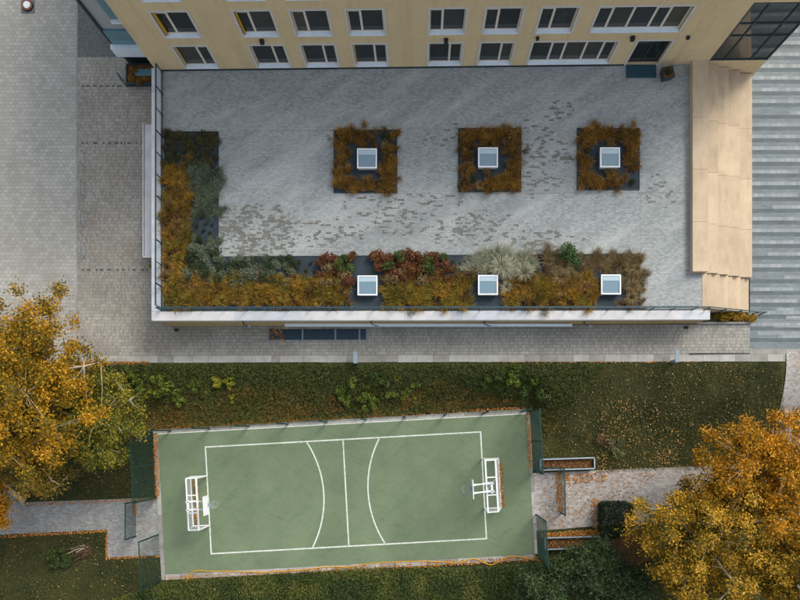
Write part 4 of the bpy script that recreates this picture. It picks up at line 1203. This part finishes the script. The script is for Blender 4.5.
zone((188, 219, 236, 262), 8.4, 'grey_shrub', FINEM, ('f_greygreen', 'f_greygreen', 'f_sprout'), 'low grey green shrub in the inner corner of the bed', 'shrub', 0.8)
zone((186, 298, 255, 283), 8.4, 'grey_shrub', FINEM, ('f_greygreen', 'f_greygreen', 'f_sprout'), 'low grey green shrub in the front bed above the gold grass', 'shrub', 0.8)
zone((190, 216, 214, 236), 8.0, 'dark_sprout', MOUND, 'f_sprout', 'tiny dark clump on the gravel of the left bed', 'plant', 0.32)
zone((298, 320, 260, 276), 8.0, 'dark_sprout', MOUND, 'f_sprout', 'tiny dark clump on the gravel beside the red shrubs', 'plant', 0.32)
zone((446, 468, 258, 282), 9.0, 'dark_sprout', MOUND, 'f_sprout', 'tiny dark clump on the gravel right of the red shrubs', 'plant', 0.3)
zone((524, 542, 258, 278), 8.0, 'dark_sprout', MOUND, 'f_sprout', 'tiny dark clump on the gravel right of the pale grass', 'plant', 0.34)
zone((318, 357, 256, 282), 8.0, 'red_shrub', MOUND, ('f_red', 'f_red', 'f_dun', 'f_bushdark'), 'red brown shrub at the left front skylight', 'shrub', 0.85)
zone((374, 448, 254, 283), 8.0, 'red_shrub', MOUND, ('f_red', 'f_red', 'f_dun', 'f_bushdark'), 'dark red shrub between the front skylights', 'shrub', 0.9)
zone((468, 530, 255, 275), 8.4, 'pale_grass', FINET, 'f_pale', 'pale silvery grass tuft behind the middle front skylight', 'grass', 1.15)
zone((502, 530, 268, 290), 8.6, 'pale_grass', FINET, 'f_pale', 'pale silvery grass tuft right of the middle front skylight', 'grass', 0.8)
zone((538, 596, 255, 281), 8.6, 'dun_grass', FINET, 'f_dun', 'dun brown grass tuft around the green bush', 'grass', 0.95)
zone((594, 642, 255, 278), 7.4, 'dun_grass', FINET, 'f_dun', 'dun brown grass tuft above the right front skylight', 'grass', 0.92)
zone((622, 642, 275, 308), 7.4, 'dun_grass', FINET, 'f_dun', 'dun brown grass tuft at the right end of the front bed', 'grass', 0.8)
for (u, v, s) in ((566, 256, 1.0),):
    o = plant('green_bush', FINEM, 'f_green', u, v, 'upright green bush in the front bed of the terrace', None, 'bush', 1.35); o.scale.z = 2.6
plant('green_bush', FINEM, 'f_green', 574, 263, 'lower green bush leaning on the upright one in the front bed', None, 'bush', 1.0)
# potted plant's foliage, corner planter foliage
o = link_mesh('withered_leaves', with_mat(MOUND[0], 'f_sprout'), None, pt); o.location = (0, 0, 0.5); o.scale = (0.62, 0.62, 0.5)
for k in range(9):
    uu, vv = (random.uniform(131, 137), random.uniform(68, 82)) if k < 4 else (random.uniform(136, 152), random.uniform(79, 83))
    x, y = P(uu, vv, 0.3)
    o = plant('brown_plant', FINEM, 'f_rust', uu, vv, 'low rust brown plant in the corner planter', 'brown plants in the corner planter', 'plant', 0.5, zb=0.26)
for (u, v) in scatter(712, 749, 313, 322, 6.5, 0.3):
    plant('yellow_hedge_shrub', MOUND, 'f_hedgeyellow', u, v, 'orange yellow hedge shrub below the stair handrail', 'yellow hedge shrubs below the stair', 'shrub', 0.72, zb=0.72)
plant('weed', MOUND, 'f_bushyellow', 151, 266, 'small yellow green weed below the pale canopy', None, 'plant', 0.4, zb=0.0)

# ------------------------------------------------------------------ trees
def tree(name, label, uv, zc, rxy, rz, mat, nclump, nleaf, lsize, bark='bark', base_uv=None, base_xy=None, sig=0.36, seed=1, cat='tree', group=None, asp=0.55, lean=True, tilt=0.75, shell=0.35):
    rg = np.random.default_rng(seed)
    cx, cy = P(uv[0], uv[1], zc)
    bxy = base_xy or (G(*base_uv) if base_uv else (cx, cy))
    zb = h1(*bxy) - 0.05
    root = thing(name, label, cat, (bxy[0], bxy[1], zb), 0, group)
    # clump centres in an uneven ellipsoid
    d = rg.normal(0, 1, (nclump, 3)); d /= np.linalg.norm(d, axis=1)[:, None]
    ph = rg.uniform(0, 6.28, 6)
    az = np.arctan2(d[:, 1], d[:, 0])
    lump = 1 + 0.13 * np.sin(3 * az + ph[0]) + 0.10 * np.sin(5 * az + ph[1] + 2 * d[:, 2]) + 0.06 * np.sin(9 * az + ph[2])
    r = (shell + (1 - shell) * rg.uniform(0, 1, nclump)) * lump * rg.uniform(0.88, 1.06, nclump)
    r = np.minimum(r, 1.04)
    cl = np.stack([d[:, 0] * rxy, d[:, 1] * rxy, d[:, 2] * rz], 1) * r[:, None] + np.array([cx, cy, zc])
    gz = hgt(cl[:, 0], cl[:, 1]) + 0.35
    cl[:, 2] = np.maximum(cl[:, 2], gz)
    # trunk and limbs
    top = Vector((cx, cy, zc + rz * 0.45)); bot = Vector((bxy[0], bxy[1], zb))
    rad = 0.05 * (zc - zb) * 0.55
    tr = []
    for i in range(7):
        t = i / 6; p = bot.lerp(top, t) + Vector((math.sin(t * 4 + ph[3]) * 0.15, math.cos(t * 3 + ph[4]) * 0.15, 0)) * (1 if 0 < i else 0)
        tr.append(p)
    m = MB(); m.tube(tr, [rad * (1 - 0.8 * i / 6) + 0.015 for i in range(7)], 8)
    smooth(m.build('trunk', M[bark], root))
    nl = min(26, nclump // 5)
    idx = rg.choice(nclump, nl, replace=False)
    nodes = [np.array(p) for p in tr[2:]]; nrad = [0.1] * len(nodes)
    m = MB()
    for q in idx:
        e = Vector(cl[q]); s0 = bot.lerp(top, rg.uniform(0.35, 0.85))
        pts = [s0.lerp(e, t) + Vector((0, 0, 1)) * math.sin(t * math.pi) * 0.25 + Vector(rg.normal(0, 0.08, 3)) * (1 if 0 < t < 1 else 0) for t in np.linspace(0, 1, 6)]
        m.tube(pts, [rad * 0.62 * (1 - 0.8 * t) + 0.014 for t in np.linspace(0, 1, 6)], 5)
        nodes += [np.array(p) for p in pts[1:]]
    NN = np.array(nodes)
    for c in cl:
        k = int(np.argmin(np.sum((NN - c) ** 2, 1)))
        a = Vector(NN[k]); e = Vector(c)
        if (e - a).length < 0.05: continue
        mid = a.lerp(e, 0.5) + Vector(rg.normal(0, 0.06, 3))
        m.tube([a, mid, e], [0.02, 0.014, 0.007], 4)
    m.build('limbs', M[bark], root)
    which = np.repeat(np.arange(nclump), nleaf)
    n = len(which)
    c = cl[which] + rg.normal(0, 1, (n, 3)) * np.array([sig, sig, sig * 0.55])
    c[:, 2] = np.maximum(c[:, 2], hgt(c[:, 0], c[:, 1]) + 0.1)
    tone = np.clip(rg.uniform(0, 1, nclump)[which] * 0.7 + rg.uniform(0, 0.3, n), 0, 1)
    me = leaves(c - np.array([bxy[0], bxy[1], zb]), lsize, asp, tilt, tone, 'crown', rg)
    link_mesh('crown', me, M[mat], root)
    return root
tree('autumn_tree', 'tall orange leaved tree with pale trunk at the left edge of the picture', (4, 378), 6.0, 5.4, 3.5, 'f_treegold', 400, 170, 0.072, base_uv=(62, 393), seed=11, sig=0.24, group='autumn trees')
tree('autumn_tree', 'olive and gold leaved tree right of the tall orange tree, by the planted bank', (95, 422), 2.9, 2.9, 2.3, 'f_treegreen', 200, 165, 0.072, base_uv=(115, 425), seed=12, sig=0.22, group='autumn trees')
tree('autumn_tree', 'olive leaved tree above the bench left of the court', (32, 452), 3.6, 2.6, 2.0, 'f_treeolive', 140, 165, 0.072, base_uv=(55, 455), seed=13, sig=0.22, group='autumn trees')
tree('autumn_tree', 'small orange leaved tree overhanging the path at the left picture edge', (-14, 506), 2.0, 1.5, 1.2, 'f_treeorange', 60, 132, 0.07, seed=14, sig=0.22, group='autumn trees')
tree('autumn_tree', 'bright orange yellow tree beside the lawn at the right picture edge', (762, 472), 4.2, 3.8, 2.8, 'f_treeorange', 260, 175, 0.072, base_uv=(738, 475), seed=15, sig=0.23, group='autumn trees')
tree('autumn_tree', 'broad yellow and olive leaved tree right of the dark pines', (706, 540), 3.8, 4.2, 3.0, 'f_treeyellow', 300, 175, 0.072, base_uv=(690, 537), seed=16, sig=0.23, group='autumn trees')
tree('autumn_tree', 'yellow leaved tree in the lower right corner', (800, 566), 4.2, 3.6, 3.0, 'f_treeyellow', 225, 175, 0.072, base_uv=(765, 555), seed=17, sig=0.23, group='autumn trees')
gp3 = 'dark pines below the court'
PK = dict(bark='bark_dark', cat='tree', group=gp3, asp=0.22, sig=0.26, tilt=1.0, shell=0.25)
tree('pine_tree', 'dark green pine covering the lower framed bed', (592, 566), 1.5, 1.75, 1.5, 'f_pine', 130, 170, 0.12, seed=21, **PK)
tree('pine_tree', 'dark green pine at the bottom edge below the court corner', (543, 588), 1.3, 1.7, 1.4, 'f_pine', 100, 170, 0.12, seed=22, **PK)
tree('pine_tree', 'dark green pine at the bottom edge beside the yellow tree', (622, 590), 1.5, 1.9, 1.5, 'f_pine', 110, 170, 0.12, seed=23, **PK)

# clipped hedge block
x, y = G(613, 517)
hz = thing('clipped_hedge', 'dark green clipped hedge block beside the pale path', 'hedge', (x, y, h1(x, y)))
rg = np.random.default_rng(5)
n = 5200
c = rg.uniform(-1, 1, (n, 3)); f = rg.integers(0, 3, n); c[np.arange(n), f] = np.sign(c[np.arange(n), f]) * rg.uniform(0.88, 1.02, n)
c = np.sign(c) * np.abs(c) * 1.0
rr = np.maximum(1, np.hypot(c[:, 0], c[:, 1]) / 1.22)
c[:, 0] /= rr; c[:, 1] /= rr
c = c * np.array([0.98, 1.02, 0.55]) + np.array([0, 0, 0.62]) + rg.normal(0, 0.04, (n, 3))
link_mesh('leaves', leaves(c, 0.06, 0.55, 0.9, None, 'hedge', rg), M['f_hedge'], hz)
m = MB()
for k in range(14):
    a = rg.uniform(-0.6, 0.6, 2); m.tube([(x + a[0] * 0.4, y + a[1] * 0.4, h1(x, y) - 0.05), (x + a[0], y + a[1], h1(x, y) + 1.0)], [0.03, 0.01], 5)
m.build('stems', M['bark_dark'], hz)
# leaf-strewn bare patch right of the hedge
struct(sheet('bare_patch', [(612, 540), (645, 525), (650, 560), (615, 575)], M['litter'], 0.01, 6, 6))

# bank bushes
bushes = [(143, 382, 'f_bush', 1.0), (160, 378, 'f_bush', 1.0), (153, 392, 'f_bushyellow', .8), (170, 392, 'f_bush', 1.0), (180, 400, 'f_bush', .8), (196, 385, 'f_bush', .9), (205, 392, 'f_bush', .8),
          (219, 383, 'f_bushyellow', .75), (231, 382, 'f_bushyellow', .7), (234, 399, 'f_bushyellow', .8), (133, 372, 'f_bush', 0.9),
          (343, 391, 'f_bush', .9), (353, 381, 'f_bush', .9), (350, 400, 'f_bush', 1.0), (365, 393, 'f_bush', 1.1), (360, 409, 'f_bush', 1.0), (371, 405, 'f_bush', .9), (372, 377, 'f_bushdark', 1.0), (381, 384, 'f_bushdark', .9),
          (392, 394, 'f_bush', .9), (397, 378, 'f_bushyellow', .7), (403, 393, 'f_bush', .8), (416, 398, 'f_bushyellow', .6), (413, 388, 'f_bush', .7),
          (489, 380, 'f_bushdark', 1.0), (500, 372, 'f_bushdark', 1.0), (512, 378, 'f_bush', 1.0), (522, 389, 'f_bushdark', 1.0), (503, 391, 'f_bushdark', .9), (534, 382, 'f_bush', .8), (540, 396, 'f_bushdark', .8)]
BUSH = [mound_mesh(480, 0.56, 0.6, 0.075, 0.4, seed=60 + k, flat=0.9, lumps=8, spread=0.95, lr=0.33) for k in range(7)]
for (u, v, mt_, s) in bushes:
    if u < 300: w = 'at the left end of the planted bank'
    elif u < 450: w = 'on the middle of the planted bank near the path lamp'
    else: w = 'on the bank above the right court corner'
    c = {'f_bush': 'leafy green', 'f_bushdark': 'dark green', 'f_bushyellow': 'yellow green'}[mt_]
    plant('bank_bush', BUSH, mt_, u, v, '%s bush %s' % (c, w), '%s bushes %s' % (c, w), 'bush', s, terr=True)

# twiggy shrub and stakes on the lawn, brushwood pile at lower left
def twigs(name, label, uv, n, L, mat, leafm, seed, cat, up=0.6, nlv=200, spread=0.6):
    rg = np.random.default_rng(seed)
    x, y = G(*uv); z = h1(x, y)
    root = thing(name, label, cat, (x, y, z))
    m = MB(); cen = []
    for k in range(n):
        a = rg.uniform(0, 6.28); l = L * rg.uniform(0.5, 1.1)
        e = Vector((x + math.cos(a) * l * spread, y + math.sin(a) * l * spread, z + l * up * rg.uniform(0.5, 1.1)))
        s0 = Vector((x + rg.normal(0, .1), y + rg.normal(0, .1), z - 0.04))
        m.tube([s0, s0.lerp(e, 0.5) + Vector(rg.normal(0, .04, 3)), e], [0.03, 0.02, 0.008], 5)
        cen += [np.array(s0.lerp(e, t)) for t in rg.uniform(0.4, 1, 4)]
    m.build('twigs', M[mat], root)
    cen = np.array(cen)
    c = cen[rg.integers(0, len(cen), nlv)] + rg.normal(0, 0.12, (nlv, 3))
    c[:, 2] = np.maximum(c[:, 2], z + 0.03)
    link_mesh('leaves', leaves(c - np.array([x, y, z]), 0.06, 0.5, 0.8, None, 'leaves', rg), M[leafm], root)
twigs('twiggy_shrub', 'thin twiggy shrub standing in the leafy lawn', (614, 447), 16, 1.2, 'bark', 'f_covergreen', 3, 'shrub', nlv=420)
twigs('twiggy_shrub', 'withered reddish shrub in the lawn left of the twiggy one', (604, 440), 12, 0.7, 'bark_dark', 'f_brush', 4, 'shrub', nlv=240)
x, y = G(80, 552)
br = thing('brushwood_pile', 'pile of cut branches on the grass below the grey path', 'branches', (x, y, h1(x, y)))
rg = np.random.default_rng(9)
for (u0, v0_, u1, v1_, r) in ((66, 550.5, 79, 546, .05), (72, 549, 86, 545, .045), (76, 560, 92, 553, .06), (80, 546, 92, 548, .05), (78, 552, 90, 546, .04), (84, 557, 91, 549, .05), (70, 553, 84, 547, .03), (75, 556, 88, 550, .05)):
    a = G(u0, v0_); c = G(u1, v1_); z = CZ + 0.03 + rg.uniform(0, 0.25)
    MB().tube([(a[0], a[1], z), ((a[0] + c[0]) / 2, (a[1] + c[1]) / 2 + 0.05, z + 0.06), (c[0], c[1], z + 0.02)], [r, r * 0.9, r * 0.6], 6).build('branch', M['bark_dark'] if r > 0.045 else M['bark'], br)
cen = np.stack([rg.normal(0.35, 0.28, 500), rg.normal(0.1, 0.22, 500), np.abs(rg.normal(0.12, 0.1, 500))], 1)
link_mesh('dry_twigs', leaves(cen, 0.09, 0.15, 0.8, None, 'dry', rg), M['f_brush'], br)
for k, (u, v, s) in enumerate(((60, 556, 1.0), (68, 562, .9), (55, 562, .8), (66, 553, .7))):
    plant('low_bush', BUSH, 'f_bushdark', u, v, 'low dark bush beside the pile of cut branches', 'low bushes beside the cut branches', 'bush', s, terr=True)

# ------------------------------------------------------------------ uncountable ground cover
def pts_in(poly, n, rg):
    poly = np.array(poly, float); lo = poly.min(0); hi = poly.max(0); out = []
    cnt = 0
    while cnt < n:
        q = rg.uniform(lo, hi, (n * 2, 2)); ins = np.zeros(len(q), bool)
        for i in range(len(poly)):
            a, c = poly[i], poly[(i + 1) % len(poly)]
            cond = (a[1] > q[:, 1]) != (c[1] > q[:, 1])
            xx = (c[0] - a[0]) * (q[:, 1] - a[1]) / (c[1] - a[1] + 1e-12) + a[0]
            ins ^= cond & (q[:, 0] < xx)
        out.append(q[ins]); cnt += ins.sum()
    return np.concatenate(out)[:n]
def vnoise(x, y, s, seed):
    rg = np.random.default_rng(seed); g = rg.uniform(0, 1, (64, 64))
    X = x * s; Y = y * s; i = np.floor(X).astype(int); j = np.floor(Y).astype(int); fx = X - i; fy = Y - j
    fx = fx * fx * (3 - 2 * fx); fy = fy * fy * (3 - 2 * fy)
    t = lambda a, c: g[a % 64, c % 64]
    return (t(i, j) * (1 - fx) + t(i + 1, j) * fx) * (1 - fy) + (t(i, j + 1) * (1 - fx) + t(i + 1, j + 1) * fx) * fy
def cover(name, label, cat, polys, mat, size, asp, zspan, seed, tilt=0.8, tonef=None, thin=None):
    rg = np.random.default_rng(seed)
    uv = np.concatenate([pts_in(p, n, rg) for p, n in polys])
    x, y, z = Gn(uv[:, 0], uv[:, 1])
    keep = np.ones(len(x), bool)
    if thin is not None: keep = rg.uniform(0, 1, len(x)) < thin(x, y)
    x, y, z = x[keep], y[keep], z[keep]
    hh = zspan[0] + (zspan[1] - zspan[0]) * rg.uniform(0, 1, len(x)) * (0.4 + 0.9 * vnoise(x + 50, y + 50, 1.1, seed))
    c = np.stack([x, y, z + hh], 1)
    tone = np.clip(tonef(x, y) * 0.8 + rg.uniform(0, 0.3, len(x)), 0, 1) if tonef else None
    o = link_mesh(name, leaves(c, size, asp, tilt, tone, name, rg), M[mat])
    return tag(o, label, cat, kind='stuff')
bank = [(90, 364), (608, 363.5), (548, 436), (528, 404), (400, 415), (262, 424), (155, 428), (130, 440), (90, 430)]
cover('bank_ground_cover', 'dense dark green and rust ground cover on the bank above the court', 'ground cover', [(bank, 70000)], 'f_cover', 0.105, 0.13, (0.0, 0.34), 31, 1.1,
      lambda x, y: np.clip(0.15 + 0.85 * np.clip((3.4 - y) / 3.0, 0, 1) * vnoise(x + 40, y + 40, 0.6, 3) * 1.4, 0, 1))
rust = [(190, 398), (262, 385), (330, 388), (345, 412), (262, 421), (160, 427), (150, 415)]
cover('rusty_ground_cover', 'rusty orange plants along the lower edge of the bank', 'ground cover', [(rust, 9000), ([(400, 395), (440, 380), (480, 396), (525, 402), (400, 413)], 5000)], 'f_coverrust', 0.09, 0.14, (0.05, 0.42), 32, 0.9, None,
      lambda x, y: np.clip(vnoise(x + 20, y + 20, 0.9, 5) * 1.8 - 0.45, 0, 1))
low = [(166, 580), (262, 574), (380, 566), (470, 567), (535, 562), (560, 575), (520, 600), (480, 625), (100, 625), (110, 600), (162, 582)]
cover('hedge_ground_cover', 'dense green ivy-like ground cover below the court and hose', 'ground cover', [(low, 46000)], 'f_covergreen', 0.08, 0.26, (0.0, 0.5), 33, 0.8,
      lambda x, y: np.clip(1.5 * vnoise(x + 60, y + 60, 0.9, 9) - 0.25, 0, 1))
lawnR = [(606, 364), (782, 362.5), (786, 440), (800, 470), (660, 470), (596, 473), (596, 456), (540, 458), (541, 436), (560, 428)]
cover('lawn', 'dark green lawn right of the court', 'lawn', [(lawnR, 40000)], 'f_lawn', 0.055, 0.25, (0.0, 0.07), 34, 0.9, lambda x, y: np.clip(1.7 * vnoise(x + 70, y + 70, 0.45, 11) - 0.3 + 0.3 * vnoise(x, y + 70, 2.0, 14), 0, 1), lambda x, y: np.clip(2.6 * vnoise(x + 24, y + 61, 0.8, 15) - 0.05, 0.25, 1))
lawnL = [(-30, 430), (95, 430), (137, 440), (154, 436), (156, 494), (28, 502), (0, 478), (-30, 460)]
lawnB = [(-30, 538), (106, 532), (106, 560), (160, 558), (162, 583), (110, 602), (-30, 625)]
cover('side_lawn', 'dark grass on both sides of the grey path left of the court', 'lawn', [(lawnL, 22000), (lawnB, 26000)], 'f_lawn', 0.055, 0.25, (0.0, 0.1), 35, 0.9, lambda x, y: vnoise(x + 90, y + 70, 0.7, 12))
under = [(655, 520), (800, 490), (830, 625), (520, 625), (545, 575), (610, 560)]
cover('undergrowth', 'dark undergrowth below the pines and yellow trees', 'undergrowth', [(under, 16000)], 'f_cover', 0.09, 0.2, (0.0, 0.25), 36, 0.9)

# fallen leaves
def strip(u0, v0, u1, v1, w): return [(u0, v0 - w), (u1, v1 - w), (u1, v1 + w), (u0, v0 + w)]
cover('fallen_leaves', 'yellow fallen leaves scattered over the lawns', 'leaves',
      [(lawnR, 1100), ([(600, 400), (700, 395), (690, 440), (660, 470), (596, 473), (596, 440)], 800), ([(596, 455), (670, 450), (690, 470), (596, 474)], 380), (lawnL, 520), (lawnB, 420), (bank, 120), (low, 300)],
      'f_fallen', 0.034, 0.7, (0.09, 0.13), 41, 0.25, None, lambda x, y: np.clip(1.9 * (0.5 * vnoise(x + 33, y + 33, 0.45, 21) + 0.5 * vnoise(x + 13, y + 33, 1.7, 22)) ** 2, 0.03, 1))
for nm, zz in (('fallen_orange_leaves', 0.06),):
    cover(nm, 'orange fallen leaves gathered along path and court edges', 'leaves',
      [(strip(0, 536.5, 106, 531, 1.3), 360), (strip(25, 505, 158, 498.5, 1.3), 240), ([(106, 531), (108, 531), (108, 560), (106, 560)], 90), (strip(107, 558, 160, 556, 1.2), 130),
       (strip(155, 428.6, 340, 418, 1.5), 560), (strip(340, 418, 525, 407.6, 1.3), 330), ([(153.5, 434), (158, 434), (160, 496), (155, 496)], 420), ([(526, 412), (529.5, 412), (532, 470), (529, 470)], 240),
       (strip(165, 578, 350, 568.5, 2.2), 620), (strip(350, 568.5, 540, 558, 2.6), 820), ([(540, 533), (600, 529), (600, 537), (541, 539)], 700), ([(556, 468), (561, 468), (562, 512), (557, 512)], 260), ([(562, 474), (610, 472), (605, 482), (566, 484)], 240), ([(590, 500), (600, 498), (602, 530), (592, 528)], 200),
       ([(133.5, 502), (136.5, 502), (136.5, 515), (134.5, 515)], 120), ([(540, 476), (660, 472), (600, 524), (540, 530)], 420), ([(268, 328), (285, 328), (285, 341), (270, 341)], 90), (strip(80, 363.5, 150, 363, 1.8), 320),
       (strip(500, 362.5, 700, 362, 0.8), 120)],
      'f_fallenorange', 0.05, 0.7, (0.04, 0.09), 42, 0.3)
for o_, c_ in BEDS:
    l_ = link_mesh('leaf_litter', leaves(c_, 0.05, 0.7, 0.35, None, 'bed_leaves'), M['f_litter'], o_); l_['kind'] = 'stuff'
# leaves caught in the two goals
for sgn, lab in ((-1, 'left'), (1, 'right')):
    rg = np.random.default_rng(50 + sgn); n = 260
    xx = sgn * (LL + (0.75 if sgn < 0 else 1.12)) + rg.normal(0, 0.07, n); yy = rg.uniform(-1.45, 1.35, n)
    w = np.array([CW(a, c) for a, c in zip(xx, yy)])
    o = link_mesh('goal_leaf_litter', leaves(np.stack([w[:, 0], w[:, 1], np.full(n, CTOP + 0.03) + rg.uniform(0, .05, n)], 1), 0.055, 0.7, 0.3, None, 'goal_leaves', rg), M['f_fallenorange'])
    tag(o, 'line of orange leaves caught in the %s goal' % lab, 'leaves', kind='stuff')
